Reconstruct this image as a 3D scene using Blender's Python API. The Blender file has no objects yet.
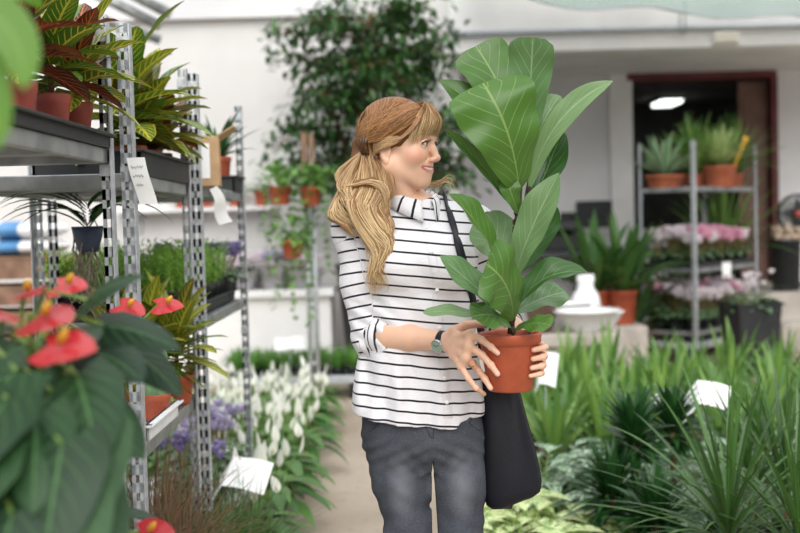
import bpy, math, random
import numpy as np
from mathutils import Vector, Matrix
S = bpy.context.scene
COL = S.collection
rng = random.Random(11)
R = math.radians
V = Vector

# ------------------------------------------------------------------ camera
CAM_H, PITCH, ROLL = 1.40, 2.4, -1.5
FPX = 50.0 / 36.0 * 800.0
cd = bpy.data.cameras.new('camera')
cd.lens, cd.sensor_width = 50.0, 36.0
cd.clip_start, cd.clip_end = 0.05, 200.0
cd.dof.use_dof = True
cd.dof.focus_distance = 2.78
cd.dof.aperture_fstop = 2.6
cam = bpy.data.objects.new('camera', cd)
COL.objects.link(cam)
CM = Matrix.Translation((0, 0, CAM_H)) @ Matrix.Rotation(R(90 - PITCH), 4, 'X') @ Matrix.Rotation(R(ROLL), 4, 'Z')
cam.matrix_world = CM
S.camera = cam
CM3 = CM.to_3x3()


def at(px, py, Y):
    """world point seen at a photo pixel, at distance Y down the hall"""
    d = CM3 @ V(((px - 400) / FPX, (266.5 - py) / FPX, -1.0))
    return V((0, 0, CAM_H)) + d * (Y / d.y)


# ------------------------------------------------------------------ sky, light, exposure
w = bpy.data.worlds.new('daylight')
S.world = w
w.use_nodes = True
bg = w.node_tree.nodes['Background']
bg.inputs[0].default_value = (0.97, 0.985, 1.0, 1)
wt = w.node_tree
wg = wt.nodes.new('ShaderNodeTexCoord')
wx = wt.nodes.new('ShaderNodeSeparateXYZ')
wm = wt.nodes.new('ShaderNodeMapRange')      # overcast sky: bright overhead, dimmer towards the horizon
wm.interpolation_type = 'SMOOTHSTEP'
wm.inputs[1].default_value, wm.inputs[2].default_value = -0.05, 0.9
wm.inputs[3].default_value, wm.inputs[4].default_value = 0.30, 1.35
wt.links.new(wg.outputs['Generated'], wx.inputs[0])
wt.links.new(wx.outputs[2], wm.inputs[0])
wt.links.new(wm.outputs[0], bg.inputs[1])
sun_d = bpy.data.lights.new('sun', 'SUN')
sun_d.energy, sun_d.angle, sun_d.color = 1.85, R(45), (1.0, 0.98, 0.95)
sun = bpy.data.objects.new('sun', sun_d)
sun.rotation_euler = (R(57), R(12), 0)
COL.objects.link(sun)
S.view_settings.view_transform = 'Standard'
S.view_settings.look = 'None'
S.view_settings.gamma = 1.0
S.view_settings.use_curve_mapping = False
S.view_settings.exposure = 0.38
try:
    S.cycles.max_bounces = 8
    S.cycles.transparent_max_bounces = 12
except Exception:
    pass


# ------------------------------------------------------------------ helpers: tags and things
def hexc(h):
    h = h.lstrip('#')
    o = []
    for i in (0, 2, 4):
        c = int(h[i:i + 2], 16) / 255
        o.append(c / 12.92 if c <= 0.04045 else ((c + 0.055) / 1.055) ** 2.4)
    return (*o, 1.0)


def tag(o, label, cat, group=None, kind=None):
    o['label'] = label
    o['category'] = cat
    if group:
        o['group'] = group
    if kind:
        o['kind'] = kind
    return o


def thing(name, label, cat, loc=(0, 0, 0), rz=0.0, group=None):
    o = bpy.data.objects.new(name, None)
    o.empty_display_size = 0.05
    COL.objects.link(o)
    o.location = loc
    o.rotation_euler = (0, 0, rz)
    return tag(o, label, cat, group)


KIDS = {}


def dup(root, loc, rz=0.0, sc=1.0, label=None, group=None):
    def cp(o, par):
        c = o.copy()
        COL.objects.link(c)
        if par:
            c.parent = par
        KIDS[c.name] = []
        if par:
            KIDS[par.name].append(c)
        for ch in KIDS.get(o.name, []):
            cp(ch, c)
        return c
    r = cp(root, None)
    r.location = loc
    r.rotation_euler = (0, 0, rz)
    r.scale = (sc, sc, sc)
    if label:
        r['label'] = label
    if group:
        r['group'] = group
    return r


def place(proto, used, loc, rz=0.0, sc=1.0, label=None, group=None):
    """the first call moves the prototype itself, later ones copy it"""
    if proto.name not in used:
        used.add(proto.name)
        proto.location = loc
        proto.rotation_euler = (0, 0, rz)
        proto.scale = (sc, sc, sc)
        if label:
            proto['label'] = label
        if group:
            proto['group'] = group
        return proto
    return dup(proto, loc, rz, sc, label, group)


USED = set()


# ------------------------------------------------------------------ mesh builder
class MB:
    def __init__(s):
        s.v, s.f, s.m, s.a = [], [], [], []

    def add(s, vs, fs, mi=0, at_=None):
        b = len(s.v)
        s.v.extend(tuple(p) for p in vs)
        s.f.extend(tuple(i + b for i in f) for f in fs)
        s.m.extend([mi] * len(fs))
        if at_ is None:
            at_ = [(0.5, 0.0, 0.5)] * len(vs)
        s.a.extend(at_)

    def box(s, c, size, mi=0, rz=0.0, M=None, bev=0.0):
        hx, hy, hz = (k / 2 for k in size)
        if bev <= 0:
            vs = [V((x, y, z)) for x in (-hx, hx) for y in (-hy, hy) for z in (-hz, hz)]
            fs = [(0, 1, 3, 2), (4, 6, 7, 5), (0, 4, 5, 1), (2, 3, 7, 6), (0, 2, 6, 4), (1, 5, 7, 3)]
        else:
            b = min(bev, hx * .9, hy * .9, hz * .9)
            ring = lambda k, z: [V((sx * (hx - (0 if ax else b) - k), sy * (hy - (b if ax else 0) - k), z))
                                 for sx, sy, ax in ((1, 1, 0), (1, 1, 1), (1, -1, 1), (1, -1, 0), (-1, -1, 0), (-1, -1, 1), (-1, 1, 1), (-1, 1, 0))]
            vs = ring(b * .7, -hz) + ring(0, -hz + b) + ring(0, hz - b) + ring(b * .7, hz)
            fs = [tuple(range(7, -1, -1))[::-1][::-1]] + [tuple(24 + i for i in range(7, -1, -1))]
            for k in range(3):
                for i in range(8):
                    j = (i + 1) % 8
                    fs.append((k * 8 + i, k * 8 + 8 + i, k * 8 + 8 + j, k * 8 + j))
        q = Matrix.Rotation(rz, 3, 'Z') if M is None else M
        c = V(c)
        s.add([q @ p + c for p in vs], fs, mi)

    def tube(s, pts, rad, n=8, mi=0, cap=True, rnd=None):
        pts = [V(p) for p in pts]
        m = len(pts)
        if not hasattr(rad, '__len__'):
            rad = [rad] * m
        vs, at_ = [], []
        up = None
        rn = rng.random() if rnd is None else rnd
        for i, p in enumerate(pts):
            t = (pts[min(i + 1, m - 1)] - pts[max(i - 1, 0)])
            t = t.normalized() if t.length > 1e-9 else V((0, 0, 1))
            if up is None:
                up = V((0, 0, 1)) if abs(t.z) < .9 else V((1, 0, 0))
            a = t.cross(up)
            a = a.normalized() if a.length > 1e-6 else t.orthogonal().normalized()
            b = a.cross(t).normalized()
            up = b
            for k in range(n):
                th = 2 * math.pi * k / n
                vs.append(p + (a * math.cos(th) + b * math.sin(th)) * rad[i])
                at_.append((i / max(1, m - 1), math.cos(th), rn))
        fs = []
        for i in range(m - 1):
            for k in range(n):
                j = (k + 1) % n
                fs.append((i * n + k, i * n + j, i * n + n + j, i * n + n + k))
        if cap:
            fs.append(tuple(range(n - 1, -1, -1)))
            fs.append(tuple((m - 1) * n + k for k in range(n)))
        s.add(vs, fs, mi, at_)

    def lathe(s, prof, c=(0, 0, 0), n=24, mi=0, cap0=False, cap1=False, sx=1.0, sy=1.0):
        c = V(c)
        vs = []
        for r, z in prof:
            for k in range(n):
                th = 2 * math.pi * k / n
                vs.append(c + V((r * math.cos(th) * sx, r * math.sin(th) * sy, z)))
        fs = []
        for i in range(len(prof) - 1):
            for k in range(n):
                j = (k + 1) % n
                fs.append((i * n + k, i * n + j, i * n + n + j, i * n + n + k))
        if cap0:
            fs.append(tuple(range(n - 1, -1, -1)))
        if cap1:
            fs.append(tuple((len(prof) - 1) * n + k for k in range(n)))
        s.add(vs, fs, mi)

    def ball(s, c, r, n=8, mi=0, sz=1.0, M=None):
        c = V(c)
        vs, fs = [], []
        m = max(4, n // 2 + 1)
        for i in range(m + 1):
            ph = math.pi * i / m
            for k in range(n):
                th = 2 * math.pi * k / n
                p = V((r * math.sin(ph) * math.cos(th), r * math.sin(ph) * math.sin(th), r * sz * math.cos(ph)))
                vs.append((M @ p if M else p) + c)
        for i in range(m):
            for k in range(n):
                j = (k + 1) % n
                fs.append((i * n + k, i * n + n + k, i * n + n + j, i * n + j))
        s.add(vs, fs, mi)

    def leaf(s, base, d, L, W, prof, up=(0, 0, 1), droop=.5, fold=.2, wave=0.0, nf=6, nu=7, nv=1, mi=0, lobe=0.0, rnd=None, twist=0.0, cup=0.0, path=None, thick=0.0):
        """a blade swept along a drooping path; lv = (along, across -1..1, random)"""
        rn = rng.random() if rnd is None else rnd
        p, d, up = V(base), V(d).normalized(), V(up)
        nc = 2 * nv + 1
        vs, at_ = [], []
        ds = L / nu
        ph = rn * 6.28
        for i in range(nu + 1):
            u = i / nu
            if path:
                p = path(u)
                d = (path(min(1, u + .02)) - path(max(0, u - .02))).normalized()
            sd = d.cross(up)
            sd = sd.normalized() if sd.length > 1e-4 else d.orthogonal().normalized()
            nr = sd.cross(d)
            if twist:
                sd, nr = sd * math.cos(twist * u) + nr * math.sin(twist * u), nr * math.cos(twist * u) - sd * math.sin(twist * u)
            hw = max(W / 2 * prof(u), 0.0004)
            for k in range(nc):
                v = (k - nv) / nv
                av = abs(v)
                off = fold * av * hw - cup * av * av * hw + wave * hw * av * math.sin(nf * 6.28 * u + ph + (1.3 if v > 0 else 0))
                q = p + sd * (v * hw) + nr * off
                if lobe:
                    q = q - d * (lobe * L * av * (1 - u) ** 3)
                vs.append(q)
                at_.append((u, v, rn))
            if not path:
                p = p + d * ds
                d = (d + V((0, 0, -droop / nu))).normalized()
        fs = []
        for i in range(nu):
            for k in range(nc - 1):
                fs.append((i * nc + k, i * nc + k + 1, i * nc + nc + k + 1, i * nc + nc + k))
        s.add(vs, fs, mi, at_)
        return p

    def build(s, name, mats, parent=None, smooth=True, label=None, kind=None):
        me = bpy.data.meshes.new(name)
        me.from_pydata(s.v, [], s.f)
        n = len(me.polygons)
        me.polygons.foreach_set('material_index', s.m[:n])
        me.polygons.foreach_set('use_smooth', [smooth] * n)
        a = me.attributes.new('lv', 'FLOAT_VECTOR', 'POINT')
        a.data.foreach_set('vector', np.array(s.a, dtype=np.float32).ravel())
        for m in (mats if isinstance(mats, (list, tuple)) else [mats]):
            me.materials.append(m)
        return link(me, name, parent, label, kind)


def link(me, name, parent=None, label=None, kind=None):
    me.update()
    o = bpy.data.objects.new(name, me)
    COL.objects.link(o)
    KIDS[o.name] = []
    if parent is not None:
        o.parent = parent
        KIDS.setdefault(parent.name, []).append(o)
    if label:
        o['label'] = label
    if kind:
        o['kind'] = kind
    return o


def struct(name, mb, m, smooth=False):
    return mb.build(name, m, None, smooth, kind='structure')


# leaf outlines
P_strap = lambda u: min(1, .45 + u * 5) * (1 - u ** 3.2)
P_lance = lambda u: math.sin(math.pi * min(1, u) ** .75) ** .9
P_ovate = lambda u: math.sin(math.pi * min(1, u) ** .62) ** .75
P_heart = lambda u: (min(1, .62 + 2.2 * u) * (1 - u ** 2.0) ** .85)
P_grass = lambda u: (1 - u) ** .6
P_elong = lambda u: math.sin(math.pi * (.04 + .96 * min(1, u)) ** .8) ** .55
P_blade = lambda u: math.sin(math.pi * min(1, .06 + .94 * u)) ** .7


def dirv(az, el):
    return V((math.cos(az) * math.cos(el), math.sin(az) * math.cos(el), math.sin(el)))


# ------------------------------------------------------------------ materials
def newmat(name):
    m = bpy.data.materials.new(name)
    m.use_nodes = True
    return m, m.node_tree, m.node_tree.nodes['Principled BSDF']


def _set(nt, sock, v):
    if isinstance(v, bpy.types.NodeSocket):
        nt.links.new(v, sock)
    else:
        sock.default_value = v


def Mth(nt, op, a, b=None, c=None):
    n = nt.nodes.new('ShaderNodeMath')
    n.operation = op
    for i, x in enumerate((a, b, c)):
        if x is not None:
            _set(nt, n.inputs[i], x)
    return n.outputs[0]


def Mixc(nt, f, a, b):
    n = nt.nodes.new('ShaderNodeMix')
    n.data_type = 'RGBA'
    _set(nt, n.inputs[0], f)
    _set(nt, n.inputs[6], a)
    _set(nt, n.inputs[7], b)
    return n.outputs[2]


def Sstep(nt, x, lo, hi):
    n = nt.nodes.new('ShaderNodeMapRange')
    n.interpolation_type = 'SMOOTHSTEP'
    n.clamp = True
    _set(nt, n.inputs[0], x)
    n.inputs[1].default_value, n.inputs[2].default_value = lo, hi
    return n.outputs[0]


def Noise(nt, scale, detail=3, vec=None, rough=.5):
    n = nt.nodes.new('ShaderNodeTexNoise')
    n.inputs['Scale'].default_value = scale
    n.inputs['Detail'].default_value = detail
    n.inputs['Roughness'].default_value = rough
    if vec is None:
        tc = nt.nodes.new('ShaderNodeTexCoord')
        vec = tc.outputs['Object']
    nt.links.new(vec, n.inputs['Vector'])
    return n.outputs[0]


def Bump(nt, bsdf, h, st=.3, dist=.01):
    n = nt.nodes.new('ShaderNodeBump')
    n.inputs['Strength'].default_value = st
    n.inputs['Distance'].default_value = dist
    nt.links.new(h, n.inputs['Height'])
    nt.links.new(n.outputs[0], bsdf.inputs['Normal'])


def LV(nt):
    a = nt.nodes.new('ShaderNodeAttribute')
    a.attribute_name = 'lv'
    x = nt.nodes.new('ShaderNodeSeparateXYZ')
    nt.links.new(a.outputs['Vector'], x.inputs[0])
    return x.outputs


def plain(name, c1, c2=None, rough=.6, metal=0.0, scale=20.0, bump=0.0, bscale=60.0, lo=.35, hi=.7, spec=.5, emit=0.0):
    m, nt, b = newmat(name)
    c1 = hexc(c1)
    c2 = hexc(c2) if c2 else tuple(x * .85 for x in c1[:3]) + (1,)
    nt.links.new(Mixc(nt, Sstep(nt, Noise(nt, scale), lo, hi), c1, c2), b.inputs['Base Color'])
    b.inputs['Roughness'].default_value = rough
    b.inputs['Metallic'].default_value = metal
    b.inputs['Specular IOR Level'].default_value = spec
    if bump:
        Bump(nt, b, Noise(nt, bscale, 4), bump, .004)
    if emit:
        b.inputs['Emission Color'].default_value = c1
        b.inputs['Emission Strength'].default_value = emit
    return m


def leafmat(name, base, dark, vein, nveins=9, vw=.10, slope=.45, midw=.05, vary=None, edge=None, rough=.42, trans=.22, spec=.45, tipc=None, veinmix=.8, center=None):
    m, nt, b = newmat(name)
    u, v, rn = LV(nt)
    av = Mth(nt, 'ABSOLUTE', v)
    col = Mixc(nt, rn, hexc(base), hexc(dark))
    if tipc:
        col = Mixc(nt, Mth(nt, 'MULTIPLY', Sstep(nt, rn, .55, .95), .85), col, hexc(tipc))
    if vary:   # blotches between the veins
        vc, lo, hi, sc = vary
        nv = nt.nodes.new('ShaderNodeCombineXYZ')
        nt.links.new(Mth(nt, 'MULTIPLY', u, 3.0), nv.inputs[0])
        nt.links.new(v, nv.inputs[1])
        nt.links.new(Mth(nt, 'MULTIPLY', rn, 13.0), nv.inputs[2])
        col = Mixc(nt, Sstep(nt, Noise(nt, sc, 3, nv.outputs[0], .65), lo, hi), col, hexc(vc))
    if center:
        cc, wid = center
        col = Mixc(nt, Sstep(nt, av, wid, wid * .3), col, hexc(cc))
    if edge:
        ec, lo = edge
        col = Mixc(nt, Sstep(nt, av, lo, 1.0), col, hexc(ec))
    mid = Sstep(nt, av, midw * 1.5, midw * .5)
    if nveins:
        fr = Mth(nt, 'FRACT', Mth(nt, 'SUBTRACT', Mth(nt, 'MULTIPLY', u, float(nveins)), Mth(nt, 'MULTIPLY', av, slope * nveins * .5)))
        tri = Mth(nt, 'ABSOLUTE', Mth(nt, 'SUBTRACT', fr, .5))
        lat = Sstep(nt, tri, vw, vw * .35)
        lat = Mth(nt, 'MULTIPLY', lat, Sstep(nt, av, 1.0, .55))
        msk = Mth(nt, 'MAXIMUM', mid, lat)
    else:
        msk = mid
    col = Mixc(nt, Mth(nt, 'MULTIPLY', msk, veinmix), col, hexc(vein))
    nt.links.new(col, b.inputs['Base Color'])
    b.inputs['Roughness'].default_value = rough
    b.inputs['Specular IOR Level'].default_value = spec
    Bump(nt, b, msk, .25, .003)
    if trans:
        t = nt.nodes.new('ShaderNodeBsdfTranslucent')
        nt.links.new(col, t.inputs[0])
        mx = nt.nodes.new('ShaderNodeMixShader')
        mx.inputs[0].default_value = trans
        nt.links.new(b.outputs[0], mx.inputs[1])
        nt.links.new(t.outputs[0], mx.inputs[2])
        nt.links.new(mx.outputs[0], nt.nodes['Material Output'].inputs[0])
    return m


M = {}
M['wall'] = plain('white_plaster', '#E4E2E0', '#DAD8D6', .9, scale=1.5, bump=.05)
M['grey_wall'] = plain('grey_plaster', '#E9E8E9', '#DFDEE0', .9, scale=1.2)
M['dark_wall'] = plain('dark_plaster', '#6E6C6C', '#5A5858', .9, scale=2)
M['soffit'] = plain('soffit_paint', '#E6E5E4', '#DAD9D8', .9, scale=2)
M['beam_white'] = plain('beam_paint', '#F6F5F4', '#ECEBEA', .7, scale=2)
M['steel'] = plain('galvanised_steel', '#C9CDD0', '#A9AFB4', .42, .4, 40, lo=.3, hi=.75)
M['steel_dark'] = plain('worn_shelf_steel', '#A9ABAB', '#85898A', .5, .7, 9)
M['chrome'] = plain('chrome', '#D8DADC', '#BFC2C5', .15, 1.0, 30)
M['terracotta'] = plain('terracotta_plastic', '#B4583A', '#A54E32', .55, scale=18, bump=.03)
M['terracotta_red'] = plain('red_plastic_pot', '#B65B4E', '#A24C43', .5, scale=14)
M['clay'] = plain('matte_clay', '#B9694A', '#A65B3F', .8, scale=12)
M['black_plastic'] = plain('black_plastic', '#26282B', '#1D1F22', .5, scale=15)
M['dark_pot'] = plain('dark_grey_planter', '#4F5155', '#434548', .6, scale=5)
M['soil'] = plain('potting_soil', '#3A2C22', '#231A14', .95, scale=80, bump=.8, bscale=120)
M['paper'] = plain('white_paper', '#F6F6F5', '#EFEFEE', .85, scale=8)
M['ink'] = plain('blue_black_ink', '#34373F', '#2A2D33', .8, scale=8)
M['styro'] = plain('white_foam_tray', '#F2F3F4', '#E4E6E8', .8, scale=40, bump=.2)
M['wood'] = plain('weathered_wood', '#8E6F5A', '#6D5242', .75, scale=7, bump=.1)
M['cardboard'] = plain('cardboard', '#C2A27C', '#B08F6A', .85, scale=14)
M['bark'] = plain('bark', '#8A6246', '#5F4532', .9, scale=16, bump=.5)
M['dark_bark'] = plain('dark_bark', '#4A3527', '#34251B', .9, scale=60, bump=.6)
M['concrete'] = plain('concrete', '#B9B1A8', '#A39B92', .9, scale=6, bump=.15)
M['white_ceramic'] = plain('white_ceramic', '#F4F4F4', '#E8E8E9', .3, scale=3)
M['brown_ceramic'] = plain('brown_glazed_pot', '#6B5048', '#533D38', .35, scale=6)
M['stalk'] = plain('green_stalk', '#7F9A4A', '#5E7D36', .5, scale=30)
M['red_stalk'] = plain('bronze_stalk', '#7A5A3A', '#5F6B33', .5, scale=30)
M['spadix'] = plain('yellow_spadix', '#E8B33C', '#D99A2E', .6, scale=90, bump=.4, bscale=300)
M['cream_spadix'] = plain('cream_spadix', '#EEE9C9', '#DFD8AE', .6, scale=90)
M['blue_plastic'] = plain('blue_plastic', '#5C93C4', '#4C82B4', .5, scale=6)
M['brown_door'] = plain('brown_door_leaf', '#7B5C50', '#674A41', .6, scale=4)
M['red_frame'] = plain('dark_red_frame', '#6A2F2D', '#572523', .6, scale=4)
M['yellow'] = plain('yellow_label_stake', '#E7B33A', '#DDA52E', .5, scale=6)
M['lamp'] = plain('lit_tube', '#F4FAF6', '#F0F8F4', .5, emit=2.2)
M['cream'] = plain('cream_diffuser', '#EDE9DA', '#E6E1D0', .5, scale=4)
M['skin_petal'] = None

# leaves
M['fig'] = leafmat('fig_leaf', '#4C752A', '#3A6121', '#A2BA70', 7, .04, .75, .03, rough=.36, trans=.25, spec=.5, veinmix=.5)
M['fig_sheen'] = leafmat('fig_leaf_sheen', '#73925F', '#557A49', '#AFC298', 7, .04, .75, .03, rough=.38, trans=.2, veinmix=.5)  # grey-green of reflected sheen mixed into this leaf colour
M['croton'] = leafmat('croton_leaf', '#4C7A26', '#3A6324', '#E3D050', 9, .11, .5, .08, tipc='#5E3A20', trans=.2, veinmix=.9)
M['croton_red'] = leafmat('croton_red_leaf', '#6A2A22', '#3B2319', '#D8793A', 10, .12, .5, .06, trans=.2, veinmix=.75)
M['croton_yel'] = leafmat('croton_yellow_leaf', '#6D8F2C', '#47702A', '#E6CF48', 9, .17, .5, .12, edge=('#CDA93C', .8), trans=.2, veinmix=.9)
M['anth'] = leafmat('anthurium_leaf', '#2E522A', '#142C1A', '#55804A', 6, .05, .9, .04, rough=.42, trans=.04, spec=.28, veinmix=.6)
M['anth_red'] = leafmat('anthurium_spathe', '#CB353B', '#AC2630', '#DA5A55', 6, .08, .8, .04, rough=.22, trans=.12, spec=.6, veinmix=.35)
M['lily'] = leafmat('peace_lily_leaf', '#5E8842', '#3F6A34', '#8FB068', 10, .1, .7, .04, rough=.36, trans=.22, veinmix=.35)
M['lily_white'] = leafmat('peace_lily_spathe', '#FBFBF6', '#F1F4E6', '#E3EBCB', 0, midw=.05, rough=.5, trans=.3, veinmix=.5)
M['herb'] = leafmat('herb_leaf', '#A3CC60', '#7DAE48', '#C0DE88', 0, midw=.1, trans=.25, veinmix=.4)
M['hedge'] = leafmat('hedge_leaf', '#6A9A42', '#4C7C36', '#7FA552', 0, midw=.08, trans=.2, veinmix=.4)
M['drac'] = leafmat('dracaena_leaf', '#84A850', '#4C783A', '#A8C470', 0, midw=.06, rough=.35, trans=.28, veinmix=.35)
M['compact'] = leafmat('compact_dracaena_leaf', '#2F5B2A', '#1E4220', '#4E7A3C', 0, midw=.06, rough=.33, trans=.12, veinmix=.35)
M['agla'] = leafmat('silver_aglaonema_leaf', '#3F6B3C', '#2D5531', '#C9D9BE', 8, .10, .8, .04, vary=('#B4C8B0', .42, .6, 2.6), rough=.38, trans=.18, veinmix=.25)
M['dieff'] = leafmat('pale_dieffenbachia_leaf', '#6FA23C', '#4F8732', '#E9F0C2', 10, .12, .7, .05, vary=('#E6EFB8', .40, .58, 3.4), rough=.36, trans=.25, veinmix=.4, center=('#DCE8A4', .5))
M['margin'] = leafmat('marginata_leaf', '#44702F', '#2C5226', '#8FB068', 0, midw=.1, edge=('#6E5A3E', .9), rough=.33, trans=.15, veinmix=.4)
M['bgrass'] = leafmat('bronze_grass_blade', '#7C6A4A', '#5A4E38', '#9C8A62', 0, midw=.1, trans=.15, tipc='#8A5E4E', veinmix=.3)
M['ggrass'] = leafmat('green_grass_blade', '#4E7A36', '#3A5E2B', '#7FA055', 0, midw=.1, trans=.2, veinmix=.3)
M['ficus'] = leafmat('ficus_leaf', '#4A7037', '#2F5230', '#7F9C62', 0, midw=.06, rough=.38, trans=.15, veinmix=.3)
M['agave'] = leafmat('agave_leaf', '#8FAE8A', '#6E9470', '#A9C2A0', 0, midw=.1, edge=('#C9D6A8', .75), trans=.1, veinmix=.2)
M['aloe'] = leafmat('variegated_agave_leaf', '#8FAF62', '#6F9850', '#B8CC85', 0, midw=.3, edge=('#E6E4B0', .55), trans=.15, veinmix=.3)
M['pothos'] = leafmat('trailing_ivy_leaf', '#6FA04A', '#4D8238', '#B3CC7C', 5, .08, .8, .04, vary=('#C8D98C', .55, .7, 3.0), trans=.25, veinmix=.3)
M['dark_strap'] = leafmat('dark_strap_leaf', '#3A6330', '#264A26', '#5E8548', 0, midw=.08, rough=.33, trans=.12, veinmix=.3)
M['zz'] = leafmat('big_plant_leaf', '#4E7434', '#2E5228', '#6F9852', 0, midw=.06, rough=.36, trans=.15, veinmix=.3)
M['cyc_leaf'] = leafmat('cyclamen_leaf', '#4A7040', '#345832', '#9DB48C', 6, .1, .8, .05, vary=('#A8BEA0', .5, .65, 3.0), trans=.12, veinmix=.3)
M['cyc_pink'] = leafmat('pink_petal', '#F5CBDC', '#EDB2CD', '#E08FB8', 0, midw=.1, trans=.3, rough=.6, veinmix=.3)
M['cyc_white'] = leafmat('white_petal', '#FAF6F8', '#F4E9F0', '#F0D8E6', 0, midw=.1, trans=.3, rough=.6, veinmix=.3)
M['violet'] = leafmat('violet_petal', '#B0A6CC', '#8E82B8', '#7566A6', 0, midw=.2, trans=.25, rough=.6, veinmix=.4)
M['lilac'] = leafmat('lilac_petal', '#D9D2E6', '#BDB2D6', '#9C8CC0', 0, midw=.2, trans=.25, rough=.6, veinmix=.4)
M['magenta'] = leafmat('magenta_petal', '#C04A8C', '#A63478', '#8E2A66', 0, midw=.1, trans=.25, rough=.6, veinmix=.3)
M['root'] = plain('aerial_roots', '#9C9481', '#7C735F', .8, scale=30)
M['blur_leaf'] = leafmat('glossy_green_leaf', '#6A9428', '#47741C', '#8FB04A', 0, midw=.06, trans=.35, veinmix=.4)
M['cactus'] = plain('cactus_skin', '#7F9F73', '#6A8B62', .7, scale=25)
# ================================================================== THE SETTING
def floor_mat():
    m, nt, b = newmat('dusty_concrete_floor')
    n1, n2 = Noise(nt, .9, 4), Noise(nt, 14, 6, rough=.65)
    c = Mixc(nt, Sstep(nt, n1, .35, .7), hexc('#A99B8B'), hexc('#968878'))
    c = Mixc(nt, Mth(nt, 'MULTIPLY', Sstep(nt, n2, .52, .75), .6), c, hexc('#7E7264'))
    c = Mixc(nt, Mth(nt, 'MULTIPLY', Sstep(nt, Noise(nt, 55, 2), .66, .74), .7), c, hexc('#5C5046'))
    nt.links.new(c, b.inputs['Base Color'])
    b.inputs['Roughness'].default_value = .92
    Bump(nt, b, n2, .35, .01)
    return m


fm = MB()
fm.box((0, 7.5, -.05), (16, 19, .1))
struct('floor', fm, floor_mat())

WY = 11.0          # front plane of the back wall
RX = .55           # the recess begins here
b = MB()
b.box(((-8 + RX) / 2, WY + .15, 2.5), (8 + RX, .3, 5.0))
struct('wall_back', b, M['wall'])
SOF = 3.02
b = MB()   # wall above the recess, with the white beam
b.box(((RX + 8) / 2, WY + .15, (SOF + 5.0) / 2), (8 - RX, .3, 5.0 - SOF))
struct('wall_back_upper', b, M['beam_white'])
RY = 13.0
DX0, DX1 = at(627, 150, RY).x, at(776, 150, RY).x
b = MB()
b.box(((RX + DX0) / 2, RY + .1, SOF / 2), (DX0 - RX, .2, SOF))
struct('wall_recess_left', b, M['grey_wall'])
b = MB()
b.box(((DX1 + 8) / 2, RY + .1, SOF / 2), (8 - DX1, .2, SOF))
struct('wall_recess_right', b, M['grey_wall'])
b = MB()
b.box((RX + .05, (WY + .3 + RY) / 2, SOF / 2), (.1, RY - WY - .3, SOF))
struct('wall_recess_side', b, M['grey_wall'])
b = MB()
b.box(((RX + 8) / 2, (WY + .3 + RY + .2) / 2, SOF + .06), (8 - RX, RY + .2 - WY - .3, .12))
struct('ceiling_recess', b, M['soffit'])
# room seen through the opening
IY = 17.0
b = MB()
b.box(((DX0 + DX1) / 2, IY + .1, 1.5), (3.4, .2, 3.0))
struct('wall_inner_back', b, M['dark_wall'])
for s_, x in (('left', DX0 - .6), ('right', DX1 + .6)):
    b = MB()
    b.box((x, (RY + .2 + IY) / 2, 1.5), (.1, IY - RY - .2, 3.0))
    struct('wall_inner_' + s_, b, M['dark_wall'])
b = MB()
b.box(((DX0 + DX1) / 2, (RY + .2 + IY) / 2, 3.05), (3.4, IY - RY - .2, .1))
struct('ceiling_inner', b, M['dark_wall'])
# jamb and pilaster beside the opening
b = MB()
b.box((DX0 - .07, RY - .03, SOF / 2), (.26, .06, SOF))
struct('trim_1', b, M['beam_white'])
b = MB()
b.box((DX1 - .03, RY + .04, 1.48), (.07, .22, 2.96))
struct('trim_2', b, M['red_frame'])
b = MB()
b.box(((DX0 + DX1) / 2, RY + .04, 2.98), (DX1 - DX0, .2, .08))
struct('trim_3', b, M['red_frame'])
# door leaf folded back on the right of the opening
dl = MB()
dx = DX1 - .24
dl.box((dx, RY + .1, 1.46), (.34, .05, 2.9), bev=.006)
door = dl.build('door_1', M['brown_door'], None, False, kind='structure')
for k in range(3):
    pb = MB()
    pb.box((dx, RY + .07, .55 + k * .92), (.22, .02, .74), bev=.004)
    pb.build('door_panel', M['brown_door'], door, False)
hb = MB()
hb.tube([(dx - .13, RY + .07, 1.05), (dx - .13, RY + .03, 1.05), (dx - .05, RY + .03, 1.05)], .011, 8)
hb.build('door_handle', M['chrome'], door)
# raised concrete step before the opening
b = MB()
b.box((4.4, 12.1, .28), (2.2, 1.78, .56), bev=.015)
struct('trim_4', b, M['concrete'])
b = MB()
b.box((4.5, 11.06, .14), (1.5, .3, .28), bev=.015)
struct('trim_5', b, M['concrete'])
# grey band at the top of the left wall, pipe along the beam
b = MB()
b.box((-3.9, WY - .05, 3.62), (7.0, .1, .42))
struct('trim_6', b, M['grey_wall'])
# roof steel at the upper left
for i, (p0, p1) in enumerate((((96, -6, 9.3), (160, 26, 9.3)), ((116, -14, 9.3), (170, 14, 9.3)), ((60, 4, 10.4), (160, 40, 10.4)))):
    b = MB()
    a_, c_ = at(*p0), at(*p1)
    b.tube([a_ + (a_ - c_) * .8, c_], .045, 8)
    struct('trim_%d' % (7 + i), b, M['steel_dark'], True)

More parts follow.
